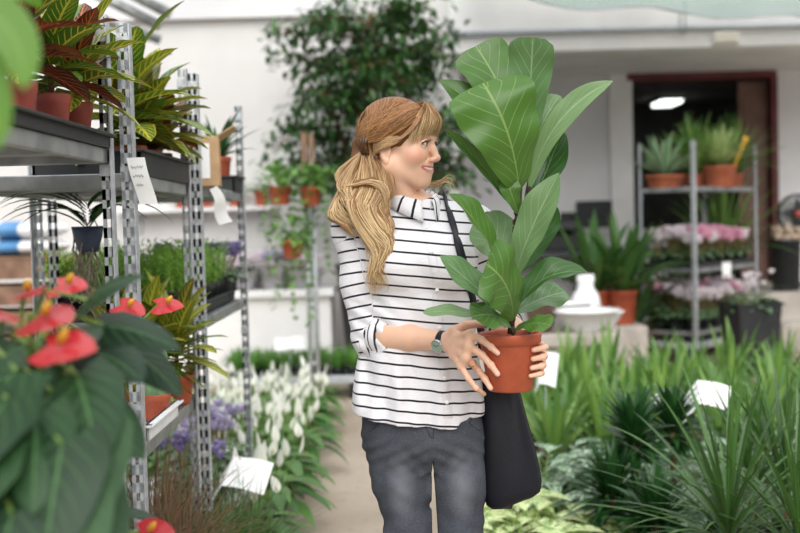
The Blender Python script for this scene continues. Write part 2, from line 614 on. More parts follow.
pp = MB()
pl, pr = at(452, 36, WY - .06), at(815, 27, WY - .06)
pr.z = pl.z = 3.42
pp.tube([(pl.x, WY - .045, 3.2), (8, WY - .045, 3.2)], .03, 10)
o = pp.build('steel_pipe', M['steel'])
tag(o, 'thin grey steel pipe running along the white beam', 'pipe')
hk = MB()
p = at(683, 30, WY - .07)
hk.tube([(p.x - .03, WY - .08, 3.34), (p.x - .03, WY - .08, 3.2), (p.x - .02, WY - .08, 3.15), (p.x, WY - .08, 3.14), (p.x + .02, WY - .08, 3.15), (p.x + .02, WY - .08, 3.2), (p.x + .02, WY - .08, 3.46)], .008, 6)
o = hk.build('wall_hook', M['steel_dark'])
tag(o, 'dark hook hanging on the beam pipe', 'hook')
p = at(725, 38, WY)
e = thing('emergency_light', 'small cream emergency light box mounted on the white beam', 'light', (p.x, WY - .04, p.z))
q = MB()
q.box((0, .02, 0), (.27, .04, .13), bev=.008)
q.build('housing', M['beam_white'], e, False)
q = MB()
q.box((0, -.015, 0), (.24, .03, .10), bev=.008)
q.build('diffuser', M['cream'], e, False)
# tube light inside
p = at(667, 107, 15.6)
e = thing('ceiling_light', 'lit fluorescent ceiling light in the dark room beyond the opening', 'light', (p.x, 15.6, 2.93))
q = MB()
q.box((0, 0, .045), (.34, .7, .05), bev=.006)
q.build('housing', M['beam_white'], e, False)
q = MB()
q.box((0, 0, -.0), (.28, .66, .05), bev=.01)
q.build('diffuser', M['lamp'], e, False)
for xx in (-.12, .12):
    q = MB()
    q.tube([(xx, .2, .07), (xx, .2, .09)], .006, 6)
    q.build('mount', M['steel'], e)


def net_mat():
    m, nt, b_ = newmat('green_shade_netting')
    u, v, rn = LV(nt)
    k = lambda s_, f: Sstep(nt, Mth(nt, 'ABSOLUTE', Mth(nt, 'SUBTRACT', Mth(nt, 'FRACT', Mth(nt, 'MULTIPLY', s_, f)), .5)), .24, .30)
    g = Mth(nt, 'MAXIMUM', k(u, 260.0), k(v, 70.0))
    b_.inputs['Base Color'].default_value = hexc('#647D76')
    b_.inputs['Roughness'].default_value = .7
    t = nt.nodes.new('ShaderNodeBsdfTransparent')
    mx = nt.nodes.new('ShaderNodeMixShader')
    nt.links.new(Mth(nt, 'MULTIPLY', g, .95), mx.inputs[0])
    nt.links.new(t.outputs[0], mx.inputs[1])
    nt.links.new(b_.outputs[0], mx.inputs[2])
    nt.links.new(mx.outputs[0], nt.nodes['Material Output'].inputs[0])
    return m


nm = MB()
vs, fs, at_ = [], [], []
NU, NV = 40, 10
for i in range(NU + 1):
    u = i / NU
    for j in range(NV + 1):
        v = j / NV
        px = 470 + 520 * u
        low = at(px, [0, 0][0] + 26 * min(1, max(0, (u - .08) / .5)) ** .7 - 6 + 2 * math.sin(u * 9), 9.0)
        vs.append((low.x, 9.0 + 1.6 * v, low.z + .75 * v ** 1.3 + .03 * math.sin(u * 23 + v * 5)))
        at_.append((u, v, .5))
for i in range(NU):
    for j in range(NV):
        a_ = i * (NV + 1) + j
        fs.append((a_, a_ + NV + 1, a_ + NV + 2, a_ + 1))
nm.add(vs, fs, 0, at_)
o = nm.build('hanging_shade_net', net_mat())
tag(o, 'grey-green shade net sagging across the top right above the beam', 'net')
cw = MB()
cw.tube([(vs[i * (NV + 1)][0], vs[i * (NV + 1)][1], vs[i * (NV + 1)][2]) for i in range(NU + 1)], .006, 6)
cw.build('edge_cord', M['steel_dark'], o)

# wall shelf at the left
sh = thing('wall_shelf', 'white shelf fixed along the back wall left of the tree', 'shelf', (0, 0, 0))
q = MB()
SHZ = at(230, 207, WY - .1).z
x0, x1 = at(120, 207, WY).x, at(279, 207, WY).x
q.box(((x0 + x1) / 2, WY - .14, SHZ - .02), (x1 - x0, .28, .035), bev=.004)
q.build('board', M['beam_white'], sh, False)
for k in range(3):
    q = MB()
    xx = x0 + .2 + k * (x1 - x0 - .4) / 2
    q.box((xx, WY - .015, SHZ - .14), (.03, .025, .2))
    q.box((xx, WY - .12, SHZ - .045), (.03, .2, .015))
    q.build('bracket', M['steel'], sh, False)
# ================================================================== TROLLEYS
def slotted(mb, x, y, z0, z1, wd=.03, ax='x'):
    """one punched steel strip, with real slots"""
    def bx(o, sx, z, sz):
        if ax == 'x':
            mb.box((x + o, y, z), (sx, .004, sz))
        else:
            mb.box((x, y + o, z), (.004, sx, sz))
    h = z1 - z0
    for s_ in (-1, 1):
        bx(s_ * (wd / 2 - .005), .010, (z0 + z1) / 2, h)
    n = int(h / .05)
    for k in range(n + 1):
        bx(0, wd, z0 + .012 + k * (h - .024) / n, .028)


def trolley(name, label, L, W, H, shelves, loc, rz, group=None, simple=False):
    """x across (depth), y along; posts at the corners; shelves = heights"""
    t = thing(name, label, 'plant trolley', loc, rz, group)
    for sx in (-1, 1):
        for sy in (-1, 1):
            q = MB()
            x, y = sx * (W / 2), sy * (L / 2)
            slotted(q, x - sx * .018, y, .17, H, .03, 'x')
            q.box((x, y - sy * .017, (.17 + H) / 2), (.004, .034, H - .17))
            for z in (.2, .9, 1.55, H - .05):
                q.box((x - sx * .018, y - sy * .006, z), (.034, .012, .03))
            q.build('post', M['steel'], t, False)
    for z in shelves:
        q = MB()
        q.box((0, 0, z - .012), (W - .03, L - .03, .012), mi=0)
        for sx in (-1, 1):
            q.box((sx * (W / 2 - .022), 0, z - .018), (.022, L - .02, .04), bev=.003)
        for sy in (-1, 1):
            q.box((0, sy * (L / 2 - .022), z - .018), (W - .02, .022, .04), bev=.003)
        for k in (-1, 0, 1):
            q.box((0, k * L / 4, z - .028), (W - .05, .04, .02))
        q.build('shelf', M['steel_dark'], t, False)
    q = MB()
    q.box((0, 0, .185), (W + .0, L, .03))
    for sx in (-1, 1):
        q.box((sx * W / 2, 0, .18), (.03, L + .02, .06), bev=.004)
    for sy in (-1, 1):
        q.box((0, sy * L / 2, .18), (W, .03, .06), bev=.004)
    b_ = q.build('base', M['steel'], t, False)
    for sx in (-1, 1):
        for sy in (-1, 1):
            q = MB()
            x, y = sx * (W / 2 - .08), sy * (L / 2 - .1)
            prof = [(.02, -.018), (.058, -.018), (.062, -.012), (.062, .012), (.058, .018), (.02, .018)]
            k = MB()
            k.lathe(prof, n=16, cap0=True, cap1=True)
            q.add([(x + p[2], y + p[0], .0625 + p[1]) for p in k.v], k.f)
            q.box((x - .026, y, .11), (.006, .04, .11))
            q.box((x + .026, y, .11), (.006, .04, .11))
            q.build('wheel', M['black_plastic'], b_)
    return t


TX = -.745          # aisle side of the left trolleys
TW = .56
ZA, ZB, ZC = 1.605, 1.545, 1.545      # top shelves
ZBL, ZCM = .785, 1.05
YA, YB, YC = (1.22, 2.93), (3.02, 3.94), (4.06, 5.22)
ymid = lambda p: (p[0] + p[1]) / 2
trolley('plant_trolley', 'steel plant trolley nearest the camera with red-potted crotons on its top shelf', YA[1] - YA[0], TW, 1.95, [ZA, .72], (TX - TW / 2, ymid(YA), 0), 0)
trolley('plant_trolley', 'steel plant trolley with crotons in a black tray up top and a foam tray below', YB[1] - YB[0], TW, 1.95, [ZB, ZBL], (TX + .02 - TW / 2, ymid(YB), 0), R(1))
trolley('plant_trolley', 'steel plant trolley with green herbs on its middle shelf and a cardboard box on top', YC[1] - YC[0], TW, 1.95, [ZC, ZCM], (TX + .025 - TW / 2, ymid(YC), 0), R(0))
RT = (2.9, 10.72)
RR = math.atan2(.67, .74)
trolley('plant_trolley', 'three-shelf steel trolley of cyclamens and terracotta pots before the dark opening', 1.3, .565, 2.05, [1.63, .885, .31], (RT[0], RT[1], 0), -RR)


def rt(u, v, z):
    """point on the right trolley: u along its length, v across"""
    c, s_ = math.cos(-RR), math.sin(-RR)
    x, y = v, u
    return V((RT[0] + x * c - y * s_, RT[1] + x * s_ + y * c, z))


# low rack with hedge plants at the path's end, its one tall post
lr = thing('low_plant_rack', 'low steel rack of green plants at the far end of the path', 'rack', (-.86, 8.95, 0))
q = MB()
q.box((0, 0, .16), (1.05, .5, .02))
for sy in (-1, 1):
    q.box((0, sy * .25, .16), (1.08, .03, .06), bev=.004)
for sx in (-1, 1):
    q.box((sx * .53, 0, .16), (.03, .5, .06), bev=.004)
bs = q.build('base', M['steel'], lr, False)
for sx in (-1, 1):
    for sy in (-1, 1):
        q = MB()
        q.box((sx * .45, sy * .18, .065), (.03, .13, .13), bev=.012)
        q.build('wheel', M['black_plastic'], bs, False)
        if sx > 0 or sy > 0:
            continue
HP = at(303, 140, 8.72)
ps = thing('display_post', 'tall grey post with a wooden upper end carrying hanging terracotta pots', 'post', (HP.x + .045, 8.62, 0), R(0))
q = MB()
for dx_ in (-.028, .028):
    q.tube([(dx_, 0, 0), (dx_ * .9, 0, 1.62)], .02, 8)
for z in (.3, .75, 1.2):
    q.box((0, 0, z), (.07, .02, .03))
q.build('steel_upright', M['steel'], ps)
q = MB()
q.box((-.03, 0, 1.84), (.045, .05, .5), bev=.005)
q.box((.025, .005, 1.82), (.035, .05, .52), bev=.005)
q.build('wooden_extension', M['wood'], ps, False)
# ================================================================== PLANT PARTS AND PROTOTYPES
def pot(parent, r=.07, h=.12, mat='terracotta', z=0.0, taper=.75, n=20, square=False, rim=.012):
    q = MB()
    if square:
        n, rot = 4, math.pi / 4
        def ring(rr, zz):
            return [V((rr * sx, rr * sy, zz)) for sx, sy in ((-1, -1), (1, -1), (1, 1), (-1, 1))]
        lv_ = [(r * taper, z), (r * .97, z + h - rim * 1.6), (r * 1.06, z + h - rim * 1.6), (r * 1.06, z + h), (r * .96, z + h), (r * .93, z + h - .03)]
        vs = [p for rr, zz in lv_ for p in ring(rr, zz)]
        fs = [(3, 2, 1, 0)] + [(i * 4 + k, i * 4 + (k + 1) % 4, i * 4 + 4 + (k + 1) % 4, i * 4 + 4 + k) for i in range(5) for k in range(4)] + [(20, 21, 22, 23)]
        q.add(vs, fs)
        o = q.build('pot', M[mat], parent, False)
        return o
    prof = [(.001, z), (r * taper * .96, z), (r * taper, z + .006), (r * .955, z + h - rim * 2), (r * 1.0, z + h - rim * 1.8), (r * 1.03, z + h - rim * .3), (r * 1.01, z + h), (r * .95, z + h), (r * .92, z + h - rim * 1.5)]
    q.lathe(prof, n=n)
    o = q.build('pot', M[mat], parent)
    s_ = MB()
    s_.lathe([(r * .925, z + h - rim * 1.6), (r * .5, z + h - rim), (.001, z + h - rim * .8)], n=n)
    s_.build('soil', M['soil'], parent)
    return o


def whorl(mb, n, z, L, W, prof, e0, e1, droop, r0=.01, jit=.2, cz=(0, 0), nu=6, nv=1, fold=.25, wave=0.0, lobe=0.0, z1=None, sz=(.7, 1.1), mi=0, cup=0.0, stalk=None, off=(0, 0), az0=None, azr=None):
    """n blades around an axis, the first ones low and outward, the last ones upright"""
    a0 = rng.random() * 6.28
    for i in range(n):
        t = i / max(1, n - 1)
        az = a0 + i * 2.39996 + rng.uniform(-jit, jit) if azr is None else az0 + rng.uniform(-azr, azr)
        el = e0 + (e1 - e0) * t + rng.uniform(-jit, jit) * .6
        d = dirv(az, el)
        zz = z if z1 is None else z + (z1 - z) * t
        l_ = L * rng.uniform(*sz)
        b0 = V((off[0] + math.cos(az) * r0, off[1] + math.sin(az) * r0, zz))
        if stalk:
            sl, sr, sm = stalk
            sl *= rng.uniform(.75, 1.15)
            p1 = b0 + d * sl * .6
            d2 = (d + V((math.cos(az) * .35, math.sin(az) * .35, -.1))).normalized()
            p2 = p1 + d2 * sl * .4
            mb.tube([b0, p1, p2], [sr, sr * .9, sr * .7], 5, sm, cap=False)
            b0, d = p2, (d2 + V((math.cos(az) * .5, math.sin(az) * .5, -.45))).normalized()
        mb.leaf(b0, d, l_, W * l_ / L * rng.uniform(.9, 1.1), prof, droop=droop * rng.uniform(.6, 1.4), fold=fold, wave=wave, nu=nu, nv=nv, lobe=lobe, mi=mi, cup=cup)


def spathe_flower(parent, base, top, L, W, spm, stm, face, name='flower', thick=.006, wide=False, sp_mat='spadix', lean=None):
    """stalk + coloured spathe, the spadix is a sub-part"""
    q = MB()
    base, top = V(base), V(top)
    mid = (base + top) / 2 + V((rng.uniform(-.02, .02), rng.uniform(-.02, .02), .02))
    q.tube([base, mid, top], .0032, 5, 1, cap=False)
    d = V(lean) if lean else V((face.x * .25, face.y * .25, 1)).normalized()
    if wide:
        q.leaf(top, d, L, W, P_heart, up=face, droop=.3, fold=-.12, nu=9, nv=3, lobe=.28, wave=.03)
    else:
        q.leaf(top - d * .01, d, L, W, lambda u: math.sin(math.pi * min(1, .03 + .97 * u) ** .7) ** .8, up=face, droop=-.1, fold=.55, nu=7, nv=2)
    f = q.build(name, [spm, stm], parent)
    s_ = MB()
    n_ = (face * .9 + d * .55).normalized() if wide else (d * .95 + face * .35).normalized()
    o_ = top + face * .006 + d * (.02 if wide else .0)
    s_.tube([o_, o_ + n_ * L * .2, o_ + n_ * L * .36], [thick, thick * .9, thick * .4], 7)
    s_.build('spadix', M[sp_mat], f)
    return f


# ---- peace lilies (three growth forms, copied through the bed)
def peace_lily(nfl, pm):
    t = thing('peace_lily', 'white-flowered peace lily in the crowded bed left of the path', 'plant', group='peace lilies in the bed left of the path')
    pot(t, .075, .13, pm)
    q = MB()
    whorl(q, 30, .12, .25, .075, P_lance, R(22), R(75), .9, .02, .25, nu=6, stalk=(.12, .0025, 1), fold=.25)
    q.build('foliage', [M['lily'], M['stalk']], t)
    for k in range(nfl):
        az = k * 2.4 + rng.random()
        rr = rng.uniform(.03, .20)
        top = V((math.cos(az) * rr, math.sin(az) * rr, rng.uniform(.27, .47)))
        spathe_flower(t, (math.cos(az) * .02, math.sin(az) * .02, .12), top, rng.uniform(.08, .115), .046, M['lily_white'], M['stalk'], dirv(rng.uniform(3.3, 6.1), .1), thick=.005, sp_mat='cream_spadix', lean=V((rng.uniform(-.5, .5), rng.uniform(-.4, .4), 1)).normalized())
    return t


LILY = [peace_lily(7, 'terracotta'), peace_lily(6, 'black_plastic'), peace_lily(6, 'terracotta')]
spots = []
y = 4.45
row = 0
while y < 8.2:
    for c in range(4):
        x = -.64 - c * .225 - (.1 if row % 2 else 0) + rng.uniform(-.03, .03)
        if y < 5.75 and x < -.8:
            continue
        if y < 5.0 and x < -.75:
            continue
        spots.append((x - .0 * y, y + rng.uniform(-.05, .05)))
    y += .29
    row += 1
for k, (x, y) in enumerate(spots):
    place(LILY[k % 3], USED, (x, y, 0), rng.uniform(0, 6.28), rng.uniform(.9, 1.02) - .05 * (y - 4.45))


# ---- crotons
def croton(label, kind, pm, n=26, L=.2, W=.07, H=.3, pr=.07, ph=.11, group=None):
    t = thing('croton', label, 'plant', group=group)
    pot(t, pr, ph, pm)
    q = MB()
    q.tube([(0, 0, ph - .02), (.005, 0, ph + H * .5), (0, .004, ph + H * .8)], [.008, .006, .004], 6, 1)
    q.build('stem', [M['bark'], M['bark']], t)
    q = MB()
    for i in range(n):
        k = i / (n - 1)
        az = i * 2.4 + rng.uniform(-.3, .3)
        el = R(-5) + k * R(72) + rng.uniform(-.15, .15)
        l_ = L * rng.uniform(.75, 1.15)
        q.leaf((math.cos(az) * .006, math.sin(az) * .006, ph + H * (.12 + .66 * k)), dirv(az, el), l_, W * l_ / L, P_elong, droop=.75, fold=.22, wave=.06, nf=2.5, nu=8, nv=2, mi=(0 if rng.random() < .66 else 1))
    q.build('foliage', kind, t)
    return t


cy = [M['croton'], M['croton_red']]
for px, Y, n, lab, km, H in ((36, 2.38, 24, 'dark croton in a pink-red pot nearest the camera on the top shelf', [M['croton_red'], M['croton']], .18),
                             (70, 2.62, 22, 'croton with cream-edged leaf, second pink-red pot along the top shelf', [M['croton'], M['croton_red']], .17),
                             (89, 2.81, 22, 'croton in the smallest-looking pink-red pot beside the first trolley post', [M['croton_yel'], M['croton_red']], .14)):
    t = croton(lab, km, 'terracotta_red', n, .2, .08, H, .042, .1)
    t.location = (-.805, Y, ZA + .010)
    t.rotation_euler.z = rng.random() * 6
for px, Y, lab, km, H, L in ((131, 3.42, 'tall croton with yellow-veined leaves in the black tray, beside the first post', [M['croton'], M['croton_yel']], .28, .27),
                             (146, 3.62, 'green croton with narrow yellow midribs in the middle of the top tray', [M['croton_yel'], M['croton']], .19, .22),
                             (160, 3.80, 'dark-leaved croton drooping over the tray end by the second post', [M['croton_red'], M['croton_yel']], .10, .20)):
    t = croton(lab, km, 'terracotta', 30, L, .10, H, .058, .09)
    t.location = (-.825, Y, ZB + .012)
    t.rotation_euler.z = rng.random() * 6


def tray(name, label, size, loc, mat, rz=0, lip=.03, group=None, sock=True):
    t = thing(name, label, 'tray', loc, rz, group)
    sx, sy, h = size
    q = MB()
    q.box((0, 0, .004), (sx, sy, .008))
    for s_ in (-1, 1):
        q.box((s_ * sx / 2, 0, h / 2), (.012, sy + .012, h), bev=.003)
        q.box((0, s_ * sy / 2, h / 2), (sx + .012, .012, h), bev=.003)
    q.build('body', M[mat], t, False)
    q = MB()
    for s_ in (-1, 1):
        q.box((s_ * (sx / 2 + .008), 0, h - .004), (.026, sy + .04, .008), bev=.002)
        q.box((0, s_ * (sy / 2 + .008), h - .004), (sx + .04, .026, .008), bev=.002)
    q.build('rim', M[mat], t, False)
    return t


tray('plant_tray', 'black tray under the pink-red pots on the first top shelf', (.24, .72, .035), (-.87, 2.53, ZA + .001), 'black_plastic')
tray('plant_tray', 'black tray of crotons on the second trolley top shelf', (.3, .72, .075), (-.885, 3.54, ZB + .001), 'black_plastic')
for t in [o for o in COL.objects if o.name.startswith('plant_tray') and o.type == 'EMPTY']:
    pass

# small yellow crotons, lower shelf of the second trolley
k = 0
for px, Y, lab in ((186, 3.80, 'yellow-veined croton in a terracotta pot at the low shelf corner'), (140, 3.62, 'bushy yellow croton on the low shelf behind the cactus'),
                   (152, 3.78, 'yellow croton at the back of the low shelf against the herbs'), (120, 3.6, 'golden croton half hidden behind the red anthurium flowers')):
    t = croton(lab, [M['croton_yel'], M['croton']], 'terracotta', 34, .21, .06, .2, .058, .1)
    t.location = (min(at(px, 390, Y).x - .02, -.775), Y, ZBL + .005)
    t.rotation_euler.z = rng.random() * 6

# column cactus in a foam-wrapped pot
cx = -.775
t = thing('column_cactus', 'pale green column cactus cluster on the low shelf beside the foam tray', 'plant', (cx, 3.44, ZBL + .016))
pot(t, .05, .08, 'terracotta')
for dx_, dy_, hh in ((-.022, 0, .2), (.02, -.018, .22), (.018, .022, .17), (-.012, -.028, .15)):
    q = MB()
    prof = []
    n = 20
    vs, fs = [], []
    for i in range(9):
        z = .07 + hh * i / 8
        rr = .019 * (1 if i < 7 else (.8 if i == 7 else .3))
        for k in range(n):
            th = 6.2832 * k / n
            r_ = rr * (1 + .14 * math.cos(5 * th))
            vs.append((dx_ + r_ * math.cos(th), dy_ + r_ * math.sin(th), z))
    for i in range(8):
        for k in range(n):
            j = (k + 1) % n
            fs.append((i * n + k, i * n + j, i * n + n + j, i * n + n + k))
    fs.append(tuple(8 * n + k for k in range(n)))
    q.add(vs, fs)
    q.build('column', M['cactus'], t)
t = tray('foam_tray', 'white foam tray on the low shelf edge under the cactus', (.13, .42, .05), (-.80, 3.36, ZBL + .001), 'styro')


# ---- anthuriums
def anthurium(label, loc, leaves, flowers, pm='black_plastic', ph=.14):
    """leaves: (px, py, Y, length, width, droop angle of blade az, el); drawn from pot to blade base"""
    t = thing('anthurium', label, 'plant', loc)
    L0 = V(loc)
    pot(t, .085, ph, pm)
    c = V((0, 0, ph))
    for px, py, Y, L, W, az, el in leaves:
        p = at(px - (8 if px <= 95 or py in (350, 352) else 46 if py > 335 else 26), py, Y) - L0
        q = MB()
        h = V((p.x * .45, p.y * .45, max(p.z, ph) * .75 + .12))
        b0 = c + V((p.x * .06, p.y * .06, 0))
        q.tube([b0, b0 * .6 + h * .4 + V((0, 0, .05)), h * .55 + p * .45 + V((0, 0, .03)), p], .0035, 6, 1, cap=False)
        d = dirv(az, el)
        L, W = L * .76, W * .76
        q.leaf(p, d, L, W, P_heart, up=(V((0, -.55, .83))), droop=.45, fold=-.1, wave=.03, nf=1.5, nu=10, nv=3, lobe=.22, cup=.05)
        q.build('leaf', [M['anth'], M['stalk']], t)
    for px, py, Y, L, az, el, fz in flowers:
        p = at(px - (0 if px > 90 else 14), py, Y) - L0
        b0 = c + V((p.x * .05, p.y * .05, 0))
        f = dirv(az, el)
        L *= .74
        spathe_flower(t, b0, p, L, L * 1.02, M['anth_red'], M['stalk'], fz, wide=True, thick=.006, lean=f)
    return t


UPF = V((.1, -.62, .78)).normalized()
A_ = -math.pi / 2
an_leaves = [(60, 392, 1.38, .19, .15, A_ - .5, -.7), (25, 372, 1.36, .18, .14, A_ - .9, -.5), (108, 405, 1.45, .2, .16, A_ + .9, -.6), (70, 445, 1.3, .2, .16, A_ - .1, -1.0),
             (30, 430, 1.35, .19, .15, A_ - .6, -.9), (130, 402, 1.62, .17, .14, A_ + 1.2, -.5), (105, 352, 1.58, .16, .12, A_ + .8, -.1), (130, 325, 1.62, .17, .11, A_ + 1.3, -.1),
             (10, 335, 1.5, .15, .11, A_ - 1.0, .1), (55, 350, 1.5, .16, .12, A_, -.3), (95, 300, 1.62, .15, .10, A_ + 1.1, .5), (20, 470, 1.3, .2, .16, A_ - .4, -1.0), (110, 460, 1.38, .2, .15, A_ + .5, -.9),
             (50, 500, 1.28, .2, .16, A_ + .1, -.9), (85, 375, 1.4, .19, .15, A_ + .5, -.6), (5, 400, 1.34, .18, .14, A_ - 1.1, -.6), (138, 350, 1.7, .15, .10, A_ + 1.2, -.5), (95, 420, 1.36, .19, .15, A_ + .3, -.9), (120, 440, 1.42, .18, .13, A_ + 1.0, -.9)]
an_leaves += [(px, py, Y, .17, .13, A_ + a, e) for px, py, Y, a, e in ((15, 400, 1.3, -.6, -.7), (45, 415, 1.33, .2, -.8), (80, 480, 1.3, .4, -.9), (20, 515, 1.26, -.3, -1.0), (100, 510, 1.33, .3, -1.0), (60, 530, 1.3, 0, -1.0), (130, 480, 1.4, .8, -.9), (0, 450, 1.28, -.8, -.8), (75, 330, 1.55, .4, 0), (35, 345, 1.5, -.3, -.1))]
an_fl = [(50, 318, 1.45, .105, A_ + .9, .1, UPF), (62, 345, 1.40, .10, A_ + 1.2, .05, UPF), (38, 292, 1.6, .08, A_ + .6, .1, UPF), (72, 285, 1.72, .075, A_ + 1.2, .05, UPF),
         (18, 312, 1.5, .08, A_ - .3, .1, UPF), (0, 378, 1.36, .06, A_ - .3, 0, UPF)]
anthurium('big red-flowered anthurium in the near left foreground with large drooping leaves', (-.66, 1.62, .722), an_leaves, an_fl)
anthurium('smaller anthurium with two red flowers behind the near one', (-.86, 2.3, .722),
          [(120, 400, 2.2, .17, .13, A_ + .6, -.6), (140, 346, 2.2, .13, .09, A_ + 1.3, -.3), (110, 350, 2.3, .16, .12, A_ + .3, -.3), (90, 330, 2.3, .15, .11, A_ - .3, -.1), (140, 330, 2.3, .15, .1, A_ + 1.0, .1), (100, 410, 2.2, .17, .13, A_ - .2, -.7), (128, 430, 2.25, .16, .12, A_ + .8, -.8)],
          [(158, 305, 2.3, .075, A_ + 1.5, .05, UPF), (121, 305, 2.2, .08, A_ + 1.2, -.2, UPF), (112, 372, 2.2, .06, A_ + .8, -.3, UPF)])
p = at(125, 536, 1.5)
t = thing('anthurium', 'single low red anthurium bloom at the bottom edge beside the near trolley', 'plant', (-.62, 1.95, .722))
pot(t, .06, .1, 'black_plastic')
q = MB()
whorl(q, 7, .1, .13, .1, P_heart, R(30), R(70), .7, .01, nv=2, lobe=.2, stalk=(.1, .003, 1))
q.build('foliage', [M['anth'], M['stalk']], t)
pp_ = at(140, 532, 1.85) - V(t.location)
spathe_flower(t, (0, 0, .1), pp_, .07, .07, M['anth_red'], M['stalk'], UPF, wide=True, lean=dirv(A_ + 1.2, .1))

# ---- blurred big-leaved plant hanging into the top left corner
t = thing('strap_leaved_plant', 'blurred large-leaved green plant hanging into the top left corner', 'plant', (-.84, 1.46, ZA + .001))
pot(t, .09, .15, 'black_plastic')
for pts, W in ((((-20, 110, 1.38), (10, -30, 1.2), (36, 30, 1.08), (32, 92, 1.02)), .06), (((-30, 100, 1.4), (-30, -10, 1.2), (2, 60, 1.05), (8, 152, 1.0)), .06),
               (((-20, 110, 1.45), (-10, 0, 1.5), (20, -40, 1.55), (50, 10, 1.6)), .07), (((-20, 110, 1.45), (-20, 30, 1.6), (10, 10, 1.7), (20, 50, 1.75)), .07), (((-20, 110, 1.45), (-10, 0, 1.5), (10, -40, 1.6), (60, -40, 1.7)), .09)):
    cps = [at(p[0] - 8, p[1] - 2, p[2]) - V(t.location) for p in pts]
    cps[0] = V((0, 0, .14))
    def pth(u, c=cps):
        a_ = 1 - u
        return c[0] * a_ ** 3 + c[1] * 3 * a_ * a_ * u + c[2] * 3 * a_ * u * u + c[3] * u ** 3
    q = MB()
    q.leaf(cps[0], (0, 0, 1), 1, W, P_elong, up=(.25, -.9, .35), fold=.15, nu=14, nv=2, path=pth)
    q.build('leaf', M['blur_leaf'], t)

# ---- herbs and flowers on the middle shelf of the third trolley
def herb(form):
    t = thing('potted_herb', 'fine-leaved green herb in the packed tray on the middle shelf', 'plant', group='green herbs packed on the middle shelf of the left trolley')
    pot(t, .055, .085, 'black_plastic', n=12)
    q = MB()
    for i in range(34):
        az, rr = rng.random() * 6.28, rng.random() ** .5 * .05
        h = rng.uniform(.1, .19)
        p0 = V((math.cos(az) * rr, math.sin(az) * rr, .075))
        p1 = p0 + V((math.cos(az) * rr * .9, math.sin(az) * rr * .9, h))
        for j in range(9):
            u = (j + 1.5) / 10
            a2 = j * 2.4 + i
            q.leaf(p0.lerp(p1, u), dirv(a2, R(35)), .036, .007, P_blade, droop=.3, nu=2)
        q.leaf(p0, p1 - p0, h, .004, P_grass, nu=2, droop=0)
    q.build('foliage', M['herb'], t)
    return t


HERB = [herb(0), herb(1)]
k = 0
for j in range(8):
    for i in range(4):
        x, y = TX - .10 - i * .135, 4.16 + j * .115
        if y > 4.98 and i < 2:
            continue
        place(HERB[k % 2], USED, (x, y, ZCM + .012), rng.random() * 6, rng.uniform(.9, 1.1))
        k += 1
tray('plant_tray', 'black tray of green herbs on the middle shelf of the third trolley', (.53, 1.06, .05), (TX - .30, 4.63, ZCM + .001), 'black_plastic')


def flowering(name, label, cat, petals, pm, n=12, H=.2, pr=.06, ph=.1, leafm='cyc_leaf', group=None, leafn=22, L=.07, square=False, wrap=False, fs=.032):
    t = thing(name, label, cat, group=group)
    if wrap:
        q = MB()
        n_ = 16
        prof = [(pr * .7, 0), (pr * .8, .02), (pr * 1.05, ph), (pr * 1.35, ph + .05)]
        vs, fs_ = [], []
        for i, (r, z) in enumerate(prof):
            for kk in range(n_):
                th = 6.2832 * kk / n_
                w_ = 1 + (.10 * i / 3) * math.cos(5 * th)
                vs.append((r * w_ * math.cos(th), r * w_ * math.sin(th), z + (.02 * math.cos(5 * th + 1) if i == 3 else 0)))
        for i in range(3):
            for kk in range(n_):
                j = (kk + 1) % n_
                fs_.append((i * n_ + kk, i * n_ + j, i * n_ + n_ + j, i * n_ + n_ + kk))
        fs_.append(tuple(range(n_ - 1, -1, -1)))
        q.add(vs, fs_)
        q.build('wrapper', M['paper_grey'], t)
    else:
        pot(t, pr, ph, pm, square=square, n=14)
    q = MB()
    whorl(q, leafn, ph - .01, L, L * .95, P_heart, R(0), R(70), .6, .02, nu=4, nv=1, stalk=(H * .35, .002, 1), lobe=.2)
    q.build('foliage', [M[leafm], M['stalk']], t)
    q = MB()
    for i in range(n):
        az, rr = rng.random() * 6.28, rng.random() ** .5 * pr * 1.25
        top = V((math.cos(az) * rr, math.sin(az) * rr, ph + H * rng.uniform(.6, 1.0)))
        q.tube([(top.x * .3, top.y * .3, ph), top], .0016, 4, 1, cap=False)
        for j in range(5):
            a2 = j * 1.2566 + i
            q.leaf(top, dirv(a2, R(55)), fs * 1.3, fs, P_ovate, droop=-.2, nu=3, nv=1, fold=.2)
    q.build('flowers', [petals, M['red_stalk']], t)
    return t


M['paper_grey'] = plain('grey_wrapping_paper', '#A9A6A8', '#8F8C90', .7, scale=6)
VIO = flowering('violet_pot', 'violet-flowered plant in a black pot at the far end of the middle shelf', 'plant', M['violet'], 'black_plastic', 14, .13, .06, .1, L=.05)
for k, (x, y) in enumerate(((TX - .07, 5.02), (TX - .2, 5.06), (TX - .07, 5.14), (TX - .33, 5.12))):
    place(VIO, USED, (x, y, ZCM + .012), k * 1.7, 1, ['violet-flowered plant in a black pot at the front corner of the herb shelf', 'violet-flowered plant second in from the herb shelf front corner',
                                                  'violet-flowered plant hard against the third trolley far post', 'violet-flowered plant at the back of the herb shelf far end'][k])
GV = flowering('violet_pot', 'mixed white and violet plant in the low group under the third trolley', 'plant', M['violet'], 'black_plastic', 10, .16, .075, .13, L=.07)
GW = flowering('violet_pot', 'white-flowered plant in the low group under the third trolley', 'plant', M['lilac'], 'black_plastic', 12, .18, .075, .13, L=.07)
